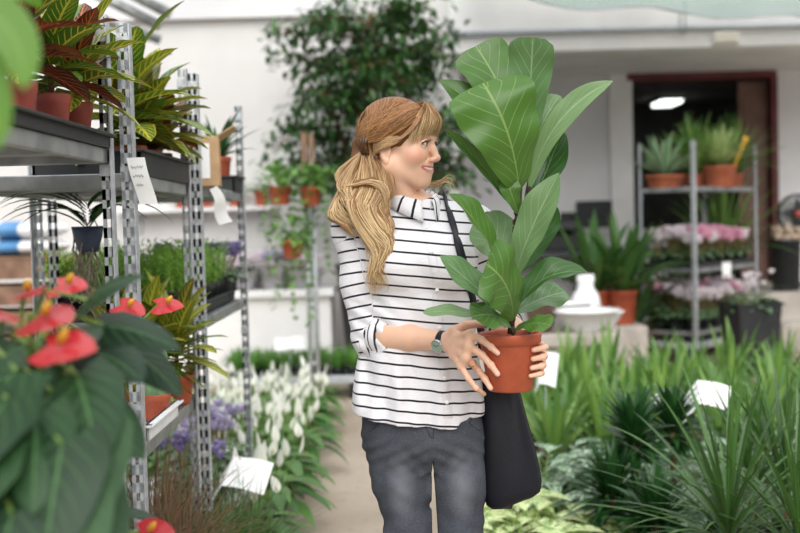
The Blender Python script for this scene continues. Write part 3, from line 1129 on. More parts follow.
for k, (px, Y) in enumerate(((192, 4.5), (212, 4.75), (226, 5.0), (200, 5.0), (214, 4.42), (236, 5.5), (216, 5.6))):
    place((GV, GW)[k not in (0, 4)], USED, (at(px, 420, Y).x - .05, Y, .204 if Y < 5.2 else 0), k, 1.12 if Y < 5.2 else 1.5,
          ['violet-flowered plant', 'lilac-white flowering plant'][k not in (0, 4)] + ' in a black pot, low under the herb shelf', ['violet', 'lilac-white'][k not in (0, 4)] + ' flowers low under the herb shelf')

# yellow-leaved and magenta plants at the back of that shelf
for px, Y, lab in ((38, 4.2, 'yellow-veined croton at the far left edge behind the near trolley'), (62, 4.32, 'orange-yellow croton behind the hanging orchid roots')):
    t = croton(lab, [M['croton_yel'], M['croton_yel']], 'terracotta', 18, .11, .04, .1, .055, .09)
    t.location = (max(at(px, 270, Y).x, TX - TW + .0), Y + .0, ZCM + .012)
# violet plants near the back are cleared from the herb tray by construction

# ---- hanging orchid under the second trolley's top shelf
hp = at(88, 236, 3.45)
t = thing('hanging_orchid', 'strap-leaved orchid hanging with long bare roots under the croton shelf', 'plant', (hp.x, 3.45, hp.z))
q = MB()
q.lathe([(.03, -.05), (.045, 0), (.05, .03), (.045, .03), (.04, 0)], n=14, cap0=True)
q.build('basket', plain('dark_blue_basket', '#39465E', '#2C3650', .5), t)
q = MB()
for k in range(16):
    s_ = 1 if k % 2 else -1
    q.leaf((s_ * .005, rng.uniform(-.01, .01), .02 + k * .005), V((s_ * 1, rng.uniform(-.3, .1), rng.uniform(.5, 1.2))), rng.uniform(.2, .3), .022, P_strap, droop=1.5, fold=.5, nu=8)
q.build('foliage', M['dark_strap'], t)
q = MB()
for k in range(26):
    a_, r_ = rng.random() * 6.28, rng.uniform(.01, .045)
    x, y_ = math.cos(a_) * r_, math.sin(a_) * r_
    pts = [(x, y_, -.0)]
    for j in range(1, 6):
        pts.append((x + rng.uniform(-.02, .02) * j * .6, y_ + rng.uniform(-.02, .02) * j * .6, -.05 * j * rng.uniform(.8, 1.05)))
    q.tube(pts, [.0022] * 5 + [.001], 4)
q.build('roots', M['root'], t)
q = MB()
q.tube([(0, 0, .03), (-.02, 0, .1), (-.035, 0, ZB - hp.z - .035)], .002, 5)
q.tube([(.03, 0, .03), (-.0, 0, .1), (-.035, 0, ZB - hp.z - .035)], .002, 5)
q.build('hanger', M['steel'], t)

# ---- top of the third trolley: cardboard box, crate, strap-leaved plant
bx_ = at(216, 165, 4.22)
t = thing('cardboard_box', 'open brown cardboard box on the third trolley top shelf', 'box', (bx_.x - .06, 4.3, ZC + .001), R(8))
q = MB()
bw, bd, bh = .12, .3, .185
for s_ in (-1, 1):
    q.box((s_ * bw / 2, 0, bh / 2), (.005, bd, bh))
    q.box((0, s_ * bd / 2, bh / 2), (bw, .005, bh))
q.box((0, 0, .003), (bw, bd, .006))
q.build('body', M['cardboard'], t, False)
q = MB()
q.box((bw / 2 + .03, 0, bh + .02), (.005, bd, .075), M=Matrix.Rotation(R(60), 3, 'Y'))
q.build('flap', M['cardboard'], t, False)
q = MB()
q.box((-.01, -bd / 2 - .004, bh * .5), (.075, .002, .13))
q.build('label', M['paper'], t, False, label='white paper label on the box')
kp = at(246, 140, 4.85)
cr = tray('plant_crate', 'shallow black crate under the strap-leaved plant on the third trolley', (.17, .24, .07), (-.815, 5.06, ZC + .001), 'black_plastic')
t = thing('kaffir_lily', 'dark strap-leaved plant in an orange pot on top of the third trolley', 'plant', (-.815, 5.06, ZC + .0105))
pot(t, .062, .15, 'terracotta')
q = MB()
whorl(q, 26, .14, .24, .032, P_strap, R(25), R(80), .9, .015, nu=6, fold=.3)
q.build('foliage', M['dark_strap'], t)

# ---- grasses on the bases of the left trolleys
def grass(name, label, loc, mats, n, L, W, ph, droop, pm='black_plastic', e0=40, e1=86):
    t = thing(name, label, 'plant', loc, rng.random() * 6)
    pot(t, .085, ph, pm)
    q = MB()
    whorl(q, n, ph - .01, L, W, P_grass, R(e0), R(e1), droop, .045, .3, nu=6, fold=.4, sz=(.6, 1.1))
    q.build('foliage', mats, t)
    return t


for px, Y, lab, H in ((165, 3.22, 'bronze ornamental grass at the left on the second trolley base', .42), (186, 3.45, 'bronze ornamental grass below the foam tray', .42), (176, 3.72, 'bronze ornamental grass beside the second trolley post', .4), (206, 3.25, 'bronze grass overhanging the second trolley base front', .36)):
    grass('bronze_sedge', lab, (at(px, 500, Y).x - .08, Y, .202), M['bgrass'], 150, H, .007, .14, 1.1)
for px, Y, lab in ((216, 3.8, 'dark green grass clump in front of the price sheet'), (236, 3.85, 'dark green grass clump at the path edge'), (196, 3.95, 'dark green grass clump by the trolley wheel'), (246, 4.1, 'small green grass clump under the first peace lilies'), (222, 4.25, 'green grass clump behind the price sheet')):
    grass('green_grass_plant', lab, (at(px, 520, Y).x, Y, 0), M['ggrass'], 120, .36, .008, .13, 1.0)
# ================================================================== RIGHT-HAND BED
def strap_plant(name, label, leafm, n, L, W, e0, e1, droop, ph=.13, pr=.08, pm='black_plastic', group=None, prof=None, z1=None, cane=None, fold=.3, wave=0.0, stalk=None, nv=1, nu=6, r0=.02, mats=None):
    t = thing(name, label, 'plant', group=group)
    pot(t, pr, ph, pm, n=16)
    z = ph - .01
    if cane:
        q = MB()
        q.tube([(0, 0, ph - .02), (.004, 0, ph + cane * .5), (0, .004, ph + cane)], [.016, .014, .013], 8)
        q.build('cane', M['bark'], t)
        z = ph + cane - .05
        z1 = ph + cane + .06
    q = MB()
    whorl(q, n, z, L, W, prof or P_strap, R(e0), R(e1), droop, r0, .22, nu=nu, nv=nv, fold=fold, wave=wave, stalk=stalk, z1=z1)
    q.build('foliage', mats or [M[leafm], M['stalk']], t)
    return t


DR = [strap_plant('dracaena', 'upright bright green strap-leaved dracaena in the rows at the back of the right bed', 'drac', n, .38, .048, 42, 86, .7, group='green dracaena rows in the right bed', z1=.24, r0=.03) for n in (24, 28, 20)]
k = 0
for j, y in enumerate((5.75, 6.15, 6.55, 6.95, 7.35, 7.7)):
    nx = 7 + j
    for i in range(nx):
        x = .74 + i * .29 + (.15 if j % 2 else 0) + rng.uniform(-.04, .04)
        if x / y > .42:
            continue
        place(DR[k % 3], USED, (x, y + rng.uniform(-.06, .06), 0), rng.random() * 6, rng.uniform(.92, 1.1))
        k += 1
AG = [strap_plant('aglaonema', 'silver-patterned aglaonema in the middle of the right bed', 'agla', n, .22, .088, 8, 70, .9, .13, .08, prof=P_lance, stalk=(.17, .0035, 1), nu=8, nv=2, wave=.04, group='silver aglaonemas in the right bed') for n in (22, 26)]
for k, (x, y) in enumerate(((.62, 5.0), (.92, 5.1), (1.22, 5.0), (1.52, 5.15), (1.82, 5.05), (2.1, 5.2), (.76, 5.34), (1.08, 5.42), (1.40, 5.44), (1.74, 5.45), (2.05, 5.5), (.98, 4.72), (1.30, 4.7), (1.62, 4.72))):
    place(AG[k % 2], USED, (x, y, 0), rng.random() * 6, rng.uniform(.95, 1.12))
DF = [strap_plant('dieffenbachia', 'pale cream-and-green dieffenbachia at the front of the right bed beside the path', 'dieff', n, .20, .085, 8, 65, .9, .11, .075, prof=P_lance, stalk=(.10, .004, 1), nu=7, nv=2, wave=.05, group='pale dieffenbachias by the path') for n in (22, 26)]
for k, (x, y) in enumerate(((.46, 4.72), (.64, 4.62), (.50, 4.42), (.70, 4.36), (.46, 4.98), (.86, 4.42), (.60, 4.12), (.84, 4.16), (.40, 4.2))):
    place(DF[k % 2], USED, (x, y, 0), rng.random() * 6, rng.uniform(.95, 1.1))
for px, py, Y, cane, lab in ((634, 430, 4.5, .34, 'compact dark green dracaena on a bare cane before the price card'), (655, 510, 4.1, .12, 'low compact dark dracaena at the cane foot in front'),
                             (672, 425, 4.75, .34, 'compact dark dracaena just under the large price card'), (612, 470, 4.35, .16, 'low compact dark dracaena nearest the pale dieffenbachias')):
    t = strap_plant('compact_dracaena', lab, 'compact', 110, .19, .036, -15, 82, .6, .12, .07, cane=cane, nu=5, fold=.4)
    t.location = (at(px, py, Y).x, Y, 0)
for px, Y, lab, n, H in ((728, 3.75, 'large red-edged marginata dracaena spiking up at the right foreground', 90, .56), (785, 4.15, 'marginata dracaena at the right frame edge', 70, .5), (752, 4.3, 'marginata dracaena half behind the large one', 60, .5), (800, 3.6, 'marginata dracaena cut by the lower right corner', 60, .48)):
    t = strap_plant('marginata_dracaena', lab, 'margin', n, H, .017, -5, 85, .75, .15, .1, prof=P_blade, cane=.13, nu=9, fold=.35, r0=.012)
    t.location = (at(px, 500, Y).x, Y, 0)


def price_card(label, loc, w_, h_, az, tilt, folded=True, stick=True):
    t = thing('price_card', label, 'price card', loc, az)
    q = MB()
    n = 13
    vs, fs = [], []
    for i in range(n + 1):
        u = i / n - .5
        for j in range(4):
            v = j / 3
            bend = (abs(u) * .55 * h_ if folded else .10 * h_ * u * u)
            uu = u + .12
            fall = (max(0, -uu) * 2.1 + max(0, uu) * .45) * w_ * .62
            vs.append((u * w_ * .95, -v * h_ * math.cos(tilt) + abs(uu) * .10, -v * h_ * math.sin(tilt) - (fall if folded else bend) + .006 * math.sin(6 * u + v)))
    for i in range(n):
        for j in range(3):
            fs.append((i * 4 + j, i * 4 + j + 1, i * 4 + j + 5, i * 4 + j + 4))
    m0 = len(vs)
    vs2 = [(x, y + .0012, z + .0012) for x, y, z in vs]
    q.add(vs, fs)
    q.add(vs2, [f[::-1] for f in fs])
    q.build('sheet', M['paper'], t, False)
    if stick:
        q = MB()
        q.tube([(0, .0, -.002), (0, 0, -loc[2] + .10)], .003, 6)
        q.build('stake', M['steel'], t)
    return t


p = at(704, 384, 5.0)
price_card('large white folded price card standing in the silver aglaonemas at right', (p.x, 5.0, p.z + .02), .26, .14, R(-12), R(42))
p = at(663, 389, 5.25)
price_card('small curled white card just left of the large folded price card', (p.x, 5.25, p.z), .08, .09, R(20), R(60))
p = at(545, 352, 5.7)
price_card('white price card seen just right of the carried terracotta pot', (p.x, 5.7, p.z), .11, .17, R(-30), R(70))
p = at(240, 456, 4.35)
price_card('white folded price sheet staked in the peace lilies beside the left trolley', (p.x, 4.35, p.z), .25, .17, R(-10), R(30))
p = at(290, 337, 8.66)
price_card('white price sheet clipped above the low rack by the display post', (p.x, 8.64, p.z), .26, .10, 0, R(70), folded=False)

# ================================================================== BACKGROUND, LEFT
HG = [strap_plant('hedge_plant', 'bushy low green plant in the row on the far low rack', 'hedge', n, .17, .013, 30, 88, .8, .07, .06, group='low green plants on the far rack', nu=4) for n in (70, 60)]
k = 0
for j in range(3):
    for i in range(8):
        place(HG[k % 2], USED, (-1.33 + i * .135, 8.80 + j * .15, .172), rng.random() * 6, rng.uniform(.9, 1.1))
        k += 1
q = MB()
q.tube([(0, 0, 0), (.01, 0, .2)], .02, 6)
# bench of wrapped flowers
bz = at(240, 291, 9.7).z
x0, x1 = at(95, 290, 9.7).x, at(334, 290, 9.7).x
t = thing('display_bench', 'long white bench of wrapped flower pots before the left back wall', 'bench', ((x0 + x1) / 2, 10.05, 0))
q = MB()
q.box((0, 0, bz - .03), (x1 - x0, .9, .06), bev=.006)
q.build('top', M['beam_white'], t, False)
q = MB()
q.box((0, -.36, (bz - .06) / 2), (x1 - x0 - .1, .05, bz - .06))
q.build('front_panel', M['beam_white'], t, False)
for s_ in (-1, 1):
    q = MB()
    q.box((s_ * ((x1 - x0) / 2 - .06), .0, (bz - .06) / 2), (.05, .7, bz - .06))
    q.build('side_panel', M['beam_white'], t, False)
WF = [flowering('wrapped_flower_pot', lab, 'plant', M[m], 'black_plastic', 16, .15, .09, .13, L=.06, wrap=True, fs=.05, leafn=16, group=g) for m, lab, g in
      (('lilac', 'grey-wrapped pot of lilac flowers on the white far bench', 'wrapped lilac flower pots on the far bench'), ('cyc_white', 'grey-wrapped pot of white flowers on the white far bench', 'wrapped white flower pots on the far bench'))]
k = 0
for j in range(3):
    for i in range(10):
        x = x0 + .14 + i * .235 + (.1 if j % 2 else 0)
        if x > x1 - .1:
            continue
        place(WF[(i * 7 + j * 3) % 3 > 0], USED, (x, 9.75 + j * .27, bz), rng.random() * 6, rng.uniform(.9, 1.1))
# small pots on the wall shelf
for px, lab, lm, hh in ((236, 'small leafy plant in a terracotta pot, left on the wall shelf', 'hedge', .1), (262, 'small leafy plant in a terracotta pot, right on the wall shelf', 'lily', .16), (182, 'small trailing plant in a terracotta pot behind the trolley posts on the wall shelf', 'pothos', .14), (206, 'small plant in a terracotta pot by the cardboard box end of the wall shelf', 'hedge', .12)):
    t = strap_plant('small_potted_plant', lab, lm, 22, .13, .04, 20, 80, .8, .15, .075, 'terracotta', prof=P_ovate, stalk=(.05, .002, 1), nu=4)
    t.location = (at(px, 200, WY - .15).x, WY - .15, SHZ - .002)
# hanging pots on the display post


def hanging(label, loc, n, trail, pr=.085, ph=.14, L=.075):
    t = thing('hanging_pot_plant', label, 'plant', loc)
    pot(t, pr, ph, 'terracotta', n=16)
    q = MB()
    for i in range(n):
        az = rng.random() * 6.28
        r_ = rng.uniform(.02, .18)
        z = ph + rng.uniform(-.02, .2) * (1 - r_ * 2)
        q.leaf((math.cos(az) * r_, math.sin(az) * r_, z), dirv(az, R(rng.uniform(-40, 50))), L * rng.uniform(.7, 1.2), L * .75, P_heart, droop=.6, nu=4, lobe=.2, fold=.15)
    for i in range(trail):
        az = i * 2.4
        ln = rng.uniform(.3, .75)
        pts = [V((math.cos(az) * .06, math.sin(az) * .06, ph)), V((math.cos(az) * (pr + .03), math.sin(az) * (pr + .03), ph + .02))]
        m_ = int(ln / .06)
        for j in range(m_):
            pts.append(pts[-1] + V((rng.uniform(-.012, .012), rng.uniform(-.012, .012), -.06)))
        q.tube(pts, .002, 4, 1)
        for j in range(2, len(pts)):
            a2 = rng.random() * 6.28
            q.leaf(pts[j], dirv(a2, R(-20)), L * rng.uniform(.6, 1), L * .7, P_heart, droop=.6, nu=4, lobe=.2)
    q.build('foliage', [M['pothos'], M['stalk']], t)
    q = MB()
    q.tube([(0, pr * 1.02, ph), (0, pr * 1.1 + .03, ph + .05), (0, pr * 1.1 + .03, ph + .2)], .004, 5)
    q.build('hanger', M['steel'], t)
    return t


for px, py, lab, n, tr in ((281, 205, 'leafy hanging plant in a terracotta pot high on the left of the display post', 90, 5), (311, 206, 'leafy hanging plant in a terracotta pot high on the right of the display post', 90, 8), (293, 258, 'trailing ivy in a terracotta pot hanging lowest on the display post', 60, 7)):
    pq = at(px, py, 8.5)
    hanging(lab, (pq.x, 8.48 - .02, pq.z), n, tr)
# sacks at the far left
p = at(14, 240, 8.6)
t = thing('wooden_crate', 'rough wooden crate stack under the white sacks at far left', 'crate', (p.x, 8.7, 0))
q = MB()
for k in range(6):
    q.box((0, -.28, .1 + k * .2), (.9, .02, .15))
    q.box((0, .28, .1 + k * .2), (.9, .02, .15))
    for s_ in (-1, 1):
        q.box((s_ * .44, 0, .1 + k * .2), (.02, .56, .15))
q.build('slats', M['wood'], t, False)
q = MB()
for sx in (-1, 1):
    for sy in (-1, 1):
        q.box((sx * .42, sy * .26, .6), (.05, .05, 1.2))
q.box((0, 0, 1.19), (.9, .58, .02))
q.build('frame', M['wood'], t, False)
for k, lab in enumerate(('white sack with a blue band, lower of the two at far left', 'white sack lying uppermost at far left')):
    s_ = thing('plastic_sack', lab, 'sack', (p.x, 8.7, 1.2 + k * .13))
    q = MB()
    vs, fs = [], []
    n = 14
    for i in range(11):
        u = i / 10 * 2 - 1
        hw = .24 * (1 - abs(u) ** 6) ** .5 + .02
        hh = .068 * (1 - u ** 4) ** .6 + .004
        for kk in range(n):
            th = 6.2832 * kk / n
            vs.append((u * .4, hw * math.cos(th), .066 + hh * math.sin(th) * (1 if math.sin(th) > 0 else .95)))
    for i in range(10):
        for kk in range(n):
            j = (kk + 1) % n
            fs.append((i * n + kk, i * n + j, i * n + n + j, i * n + n + kk))
    q.add(vs, fs)
    bo = q.build('body', M['white_ceramic'], s_)
    q2 = MB()
    q2.add([(x * 1.0, y * 1.01, .066 + (z - .066) * 1.02) for x, y, z in vs[4 * n:7 * n]], [(i * n + kk, i * n + (kk + 1) % n, i * n + n + (kk + 1) % n, i * n + n + kk) for i in range(2) for kk in range(n)])
    q2.build('band', M['blue_plastic'], s_)

# ================================================================== THE FICUS TREE
TRX, TRY = at(372, 100, 9.9).x, 9.95
t = thing('ficus_tree', 'tall ficus tree in a dark grey planter behind the woman', 'tree', (TRX, TRY, 0))
q = MB()
q.lathe([(.001, 0), (.25, 0), (.27, .02), (.36, .97), (.375, .98), (.375, 1.02), (.34, 1.02), (.33, .95)], n=28)
q.build('planter', M['dark_pot'], t)
q = MB()
q.lathe([(.335, .96), (.2, .98), (.001, .99)], n=24)
q.build('soil', M['soil'], t)
q = MB()
tips = []
tr = [V((0, 0, .95)), V((.02, 0, 1.5)), V((-.01, .02, 2.1)), V((.02, 0, 2.7)), V((0, 0, 3.25))]
q.tube(tr, [.055, .05, .045, .035, .02], 10)
for dx_, h0 in ((-.12, 1.0), (.1, 1.02)):
    pts = [V((dx_ * .4, 0, .95)), V((dx_, .02, 1.5)), V((dx_ * 2.2, .03, 2.1)), V((dx_ * 3.4, .0, 2.6))]
    q.tube(pts, [.03, .027, .022, .015], 8)
    tips += [pts[2], pts[3], (pts[2] + pts[3]) / 2]
nodes = []
for i in range(46):
    h = 1.75 + 1.55 * (i / 45)
    az = i * 2.4 + rng.uniform(-.4, .4)
    tt = (h - .95) / 2.3
    b0 = V((0, 0, h - .1))
    ln = rng.uniform(.6, 1.05) * (1.0 - .3 * max(0, (h - 2.7))) * (1 - .32 * max(0, math.sin(az)))
    e_ = R(rng.uniform(-5, 40))
    pts = [b0]
    d = dirv(az, e_)
    for j in range(5):
        pts.append(pts[-1] + d * ln / 5)
        d = (d + V((rng.uniform(-.15, .15), rng.uniform(-.15, .15), -.16))).normalized()
    q.tube(pts, [.016, .012, .01, .008, .006, .003], 5)
    nodes += pts[2:]
    for j in (2, 3, 4):
        for s_ in (-1, 1):
            e2 = pts[j] + dirv(az + s_ * rng.uniform(.5, 1.2), R(rng.uniform(-30, 20))) * rng.uniform(.15, .32)
            q.tube([pts[j], e2], [.005, .003], 4)
            nodes += [e2, pts[j].lerp(e2, .5)]
q.build('trunk', M['bark'], t)
q = MB()
for nd in nodes + tips:
    for j in range(8):
        c0 = nd + V((rng.gauss(0, .07), rng.gauss(0, .07), rng.gauss(0, .06)))
        q.leaf(c0, dirv(rng.random() * 6.28, R(rng.uniform(-60, 15))), rng.uniform(.09, .13), rng.uniform(.045, .06), P_lance, droop=.5, fold=.25, nu=3)
q.build('foliage', M['ficus'], t)

# ================================================================== BACKGROUND, RIGHT
t = thing('concrete_bench', 'low concrete bench beyond the right bed carrying white bowls', 'bench', (0, 0, 0))
bzz = at(560, 335, 8.5).z
bx0, bx1 = .55, at(622, 350, 8.5).x
q = MB()
q.box(((bx0 + bx1) / 2, 9.02, bzz - .05), (bx1 - bx0, 1.0, .10), bev=.012)
q.build('top', M['concrete'], t, False)
q = MB()
q.box(((bx0 + bx1) / 2, 9.02, (bzz - .1) / 2), (bx1 - bx0 - .04, .92, bzz - .1))
q.build('body', M['concrete'], t, False)


def bowl(name, label, cat, px, Y, r, h, mat, foot=.45):
    tt = thing(name, label, cat, (at(px, 320, Y).x, Y, bzz))
    q_ = MB()
    q_.lathe([(.001, 0), (r * foot, 0), (r * foot * 1.05, .01), (r * .75, h * .5), (r * .98, h * .93), (r * 1.03, h * .95), (r * 1.03, h), (r * .93, h), (r * .7, h * .55), (r * .3, .03), (.001, .025)], n=28)
    o_ = q_.build('bowl', M[mat], tt)
    q_ = MB()
    q_.lathe([(r * 1.0, h * .92), (r * 1.06, h * .95), (r * 1.06, h + .004), (r * .94, h + .004)], n=28)
    q_.build('rim', M[mat], tt)
    return tt


bowl('planter_bowl', 'dark brown glazed planter on the concrete bench right of the carried pot', 'planter', 541, 8.72, .155, .28, 'brown_ceramic', .5)
bowl('serving_bowl', 'wide white bowl in front on the concrete bench', 'bowl', 585, 8.72, .26, .17, 'white_ceramic', .4)
bowl('serving_bowl', 'white bowl at the back of the bench under the statue', 'bowl', 566, 9.2, .2, .2, 'white_ceramic', .4)
bowl('serving_bowl', 'small white bowl at the right end of the bench', 'bowl', 606, 8.98, .14, .13, 'white_ceramic', .4)
t = thing('white_vase', 'white rounded vase standing behind the bowls on the bench', 'vase', (at(587, 300, 9.3).x, 9.36, bzz))
q = MB()
q.lathe([(.001, 0), (.08, 0), (.085, .02), (.13, .14), (.11, .24), (.07, .30), (.07, .34), (.08, .37), (.07, .4), (.05, .4), (.055, .36), (.05, .32)], n=24)
q.build('body', M['white_ceramic'], t)
q = MB()
q.lathe([(.07, .39), (.078, .4), (.07, .415), (.05, .4)], n=24)
q.build('lip', M['white_ceramic'], t)
# counter with machines on it, back left of the opening
t = thing('work_counter', 'dark counter against the recess wall behind the big plants', 'counter', (2.05, 12.6, 0))
q = MB()
q.box((0, 0, .98), (2.3, .7, .05), bev=.006)
q.build('top', M['dark_pot'], t, False)
for s_ in (-1, 0, 1):
    q = MB()
    q.box((s_ * 1.1, 0, .478), (.05, .6, .955))
    q.build('leg', M['dark_pot'], t, False)
mp = at(594, 205, 12.5)
t = thing('computer_monitor', 'black monitor on the counter left of the trolley', 'monitor', (mp.x, 12.5, 1.006), R(8))
q = MB()
q.box((0, 0, .40), (.42, .05, .3), bev=.01)
q.build('screen', M['black_plastic'], t, False)
q = MB()
q.box((0, .03, .15), (.05, .04, .28))
q.box((0, 0, .008), (.22, .18, .016), bev=.004)
q.build('stand', M['black_plastic'], t, False)
mp = at(562, 228, 12.5)
t = thing('cash_register', 'black cash register on the counter beside the monitor', 'register', (mp.x, 12.5, 1.006))
q = MB()
q.box((0, 0, .09), (.46, .4, .18), bev=.02)
q.build('drawer_unit', M['black_plastic'], t, False)
q = MB()
q.box((0, .02, .25), (.4, .24, .14), bev=.03, M=Matrix.Rotation(R(-20), 3, 'X'))
q.build('keyboard_unit', M['black_plastic'], t, False)
q = MB()
q.box((.1, .14, .38), (.2, .06, .1), bev=.01)
q.build('display', M['black_plastic'], t, False)
PLZ = .42
t = thing('concrete_plinth', 'low concrete plinth under the big orange pots behind the bench', 'plinth', (1.72, 9.92, 0))
q = MB()
q.box((0, 0, PLZ / 2), (.84, .62, PLZ), bev=.012)
q.build('body', M['concrete'], t, False)
# big potted plants between bench and trolley
for px, Y, lab, n, L in ((622, 9.9, 'large dark-leaved plant in an orange pot just left of the right trolley', 34, .7), (594, 9.92, 'large dark-leaved plant behind the white vase', 30, .72), (630, 10.4, 'large dark-leaved plant in an orange pot behind the trolley corner', 34, .75), (660, 11.4, 'large leafy plant in an orange pot seen through the trolley', 30, .6)):
    t = strap_plant('large_potted_plant', lab, 'zz', n, L, .10, 25, 85, .7, .30, .14, 'terracotta', prof=P_blade, nu=7, r0=.05)
    t.location = (at(px, 300, Y).x, Y, PLZ if Y < 10.2 else 0)
for px, Y, H, lab in ((690, 11.55, 1.0, 'tall palm-like plant standing behind the middle of the right trolley'), (722, 11.75, .95, 'tall palm-like plant behind the right side of the trolley')):
    t = strap_plant('palm', lab, 'drac', 46, H, .05, 30, 88, 1.0, .34, .17, 'black_plastic', prof=P_blade, nu=8, r0=.05)
    t.location = (at(px, 300, Y).x, Y, .561 if at(px, 300, Y).x > 3.3 else 0)

# ---- contents of the right trolley
def bowl_plant(name, label, leafm, u, v, z, pr, ph, n, L, W, square=False, e0=25, e1=85, droop=.3, loc=None):
    t_ = thing(name, label, 'plant', loc or tuple(rt(u, v, z)))
    pot(t_, pr, ph, 'clay', taper=.8, n=24)
    q_ = MB()
    whorl(q_, n, ph - .01, L, W, P_blade, R(e0), R(e1), droop, .02, .15, nu=6, fold=.35)
    q_.build('foliage', [M[leafm], M['stalk']], t_)
    return t_


TZ = 1.632
g1 = at(666, 183, 10.35)
bowl_plant('agave', 'grey-green agave in a wide terracotta bowl on the trolley top, left', 'agave', 0, 0, 0, .18, .12, 34, .42, .06, loc=(g1.x, 10.42, TZ))
g2 = at(720, 183, 10.6)
ag = bowl_plant('agave', 'striped agave in the biggest terracotta pot on the trolley top', 'aloe', 0, 0, 0, .165, .2, 40, .42, .055, loc=(g2.x, 10.62, TZ))
q = MB()
q.tube([(.12, -.08, .2), (.22, -.08, .42)], .012, 6)
q.box((.225, -.085, .44), (.05, .01, .06), M=Matrix.Rotation(R(20), 3, 'Y'))
o = q.build('label_stake', M['yellow'])
o.location = (g2.x, 10.62, TZ)
tag(o, 'yellow label stake leaning in the biggest terracotta pot', 'label stake')
for px, Y, lab in ((697, 10.75, 'bright green grassy plant in a small terracotta pot, between the two agaves'), (690, 10.95, 'bright green grassy plant at the back of the trolley top'), (735, 11.1, 'bright green grassy plant at the back right of the trolley top')):
    t = strap_plant('grassy_plant', lab, 'drac', 70, .6, .032, 25, 88, .8, .14, .085, 'clay', prof=P_blade, nu=6)
    t.location = (at(px, 180, Y).x, Y, TZ)
CP = flowering('cyclamen', 'pink cyclamen in the full tray on the trolley middle shelf', 'plant', M['cyc_pink'], 'black_plastic', 28, .21, .07, .10, leafn=16, L=.07, fs=.055, group='pink cyclamens on the middle shelf')
CW = flowering('cyclamen', 'white cyclamen on the trolley middle shelf', 'plant', M['cyc_white'], 'black_plastic', 28, .21, .07, .10, leafn=16, L=.07, fs=.055, group='white cyclamens on the middle shelf')
for i in range(7):
    for j in range(3):
        pk = (i + j) % 4 != 0 and i > 0
        place(CP if pk else CW, USED, tuple(rt(-.5 + i * .165, -.19 + j * .185, .889 + .006)), rng.random() * 6, rng.uniform(.9, 1.1))
tr_ = tray('plant_tray', 'black tray of cyclamens on the trolley middle shelf', (.52, 1.2, .05), tuple(rt(0, 0, .887)), 'black_plastic', -RR)
CB = flowering('cyclamen', 'white cyclamen low on the trolley bottom shelf', 'plant', M['cyc_white'], 'black_plastic', 20, .24, .08, .13, leafn=26, L=.085, fs=.05, group='white cyclamens on the bottom shelf')
CL = flowering('cyclamen', 'lilac-pink cyclamen low on the trolley bottom shelf', 'plant', M['cyc_pink'], 'black_plastic', 12, .26, .08, .13, leafn=26, L=.085, fs=.05, group='pink cyclamens on the bottom shelf')
for i in range(6):
    for j in range(3):
        place(CL if (i * 2 + j) % 5 == 0 else CB, USED, tuple(rt(-.5 + i * .2, -.18 + j * .18, .314)), rng.random() * 6, rng.uniform(.9, 1.15))
pc = at(733, 271, 10.3)
t = thing('price_tag', 'white price tag hanging from the trolley middle shelf', 'price card', (pc.x, pc.y + .2, pc.z), R(30))
q = MB()
q.box((0, 0, 0), (.11, .003, .15), bev=.001)
q.build('sheet', M['paper'], t, False)
q = MB()
q.box((0, -.004, .08), (.03, .012, .02), bev=.002)
q.build('clip', M['chrome'], t, False)
# square black planter in front of the trolley
sp = at(750, 345, 9.5)
t = thing('square_planter', 'square black planter with white cyclamen in front of the right trolley', 'planter', (sp.x, 9.5, .0), R(10))
pot(t, .2, .62, 'black_plastic', square=True, taper=.8)
q = MB()
q.box((0, 0, .56), (.34, .34, .02))
q.build('soil', M['soil'], t, False)
q = MB()
whorl(q, 40, .56, .1, .1, P_heart, R(5), R(80), .6, .06, nu=4, lobe=.2, stalk=(.12, .003, 1))
for i in range(14):
    a_, r_ = rng.random() * 6.28, rng.random() * .2
    top = V((math.cos(a_) * r_, math.sin(a_) * r_, rng.uniform(.72, .86)))
    for j in range(5):
        q.leaf(top, dirv(j * 1.2566 + i, R(50)), .055, .042, P_ovate, droop=-.2, nu=3, mi=2)
q.build('foliage', [M['cyc_leaf'], M['stalk'], M['cyc_white']], t)
# black pail of dried flowers and round fan at the right edge
pl_ = at(786, 286, 11.6)
t = thing('black_pail', 'tall black pail of pale dried flowers on the step at the right edge', 'pail', (pl_.x, 11.6, .561))
pot(t, .16, .52, 'black_plastic', taper=.85)
q = MB()
for i in range(90):
    a_, r_ = rng.random() * 6.28, rng.random() ** .5 * .15
    q.ball((math.cos(a_) * r_, math.sin(a_) * r_, .54 + rng.random() * .14 * (1.2 - r_ * 4)), .028, 6)
q.build('dried_flowers', plain('dried_flowers', '#CDB9A4', '#B29B86', .9, scale=60), t)
fp = at(797, 214, 12.3)
t = thing('standing_fan', 'round dark standing fan cut by the right edge', 'fan', (fp.x, 12.3, .561))
fz = fp.z - .561
q = MB()
q.tube([(0, .05, .02), (0, .05, fz - .05)], .018, 8)
q.build('pole', M['black_plastic'], t)
q = MB()
q.lathe([(.001, .03), (.05, .03), (.18, .012), (.2, 0), (.001, 0)][::-1], n=24)
q.build('base', M['black_plastic'], t)
q = MB()
for rr in (.05, .085, .12, .155, .19, .21):
    for dz in (-.06, .04):
        pts = [(rr * math.cos(6.2832 * k / 24), dz * (1 - (rr / .23) ** 2), fz + rr * math.sin(6.2832 * k / 24)) for k in range(25)]
        q.tube(pts, .006, 5)
q.tube([(.215 * math.cos(6.2832 * k / 24), 0, fz + .215 * math.sin(6.2832 * k / 24)) for k in range(25)], .014, 6)
q.build('cage', M['black_plastic'], t)
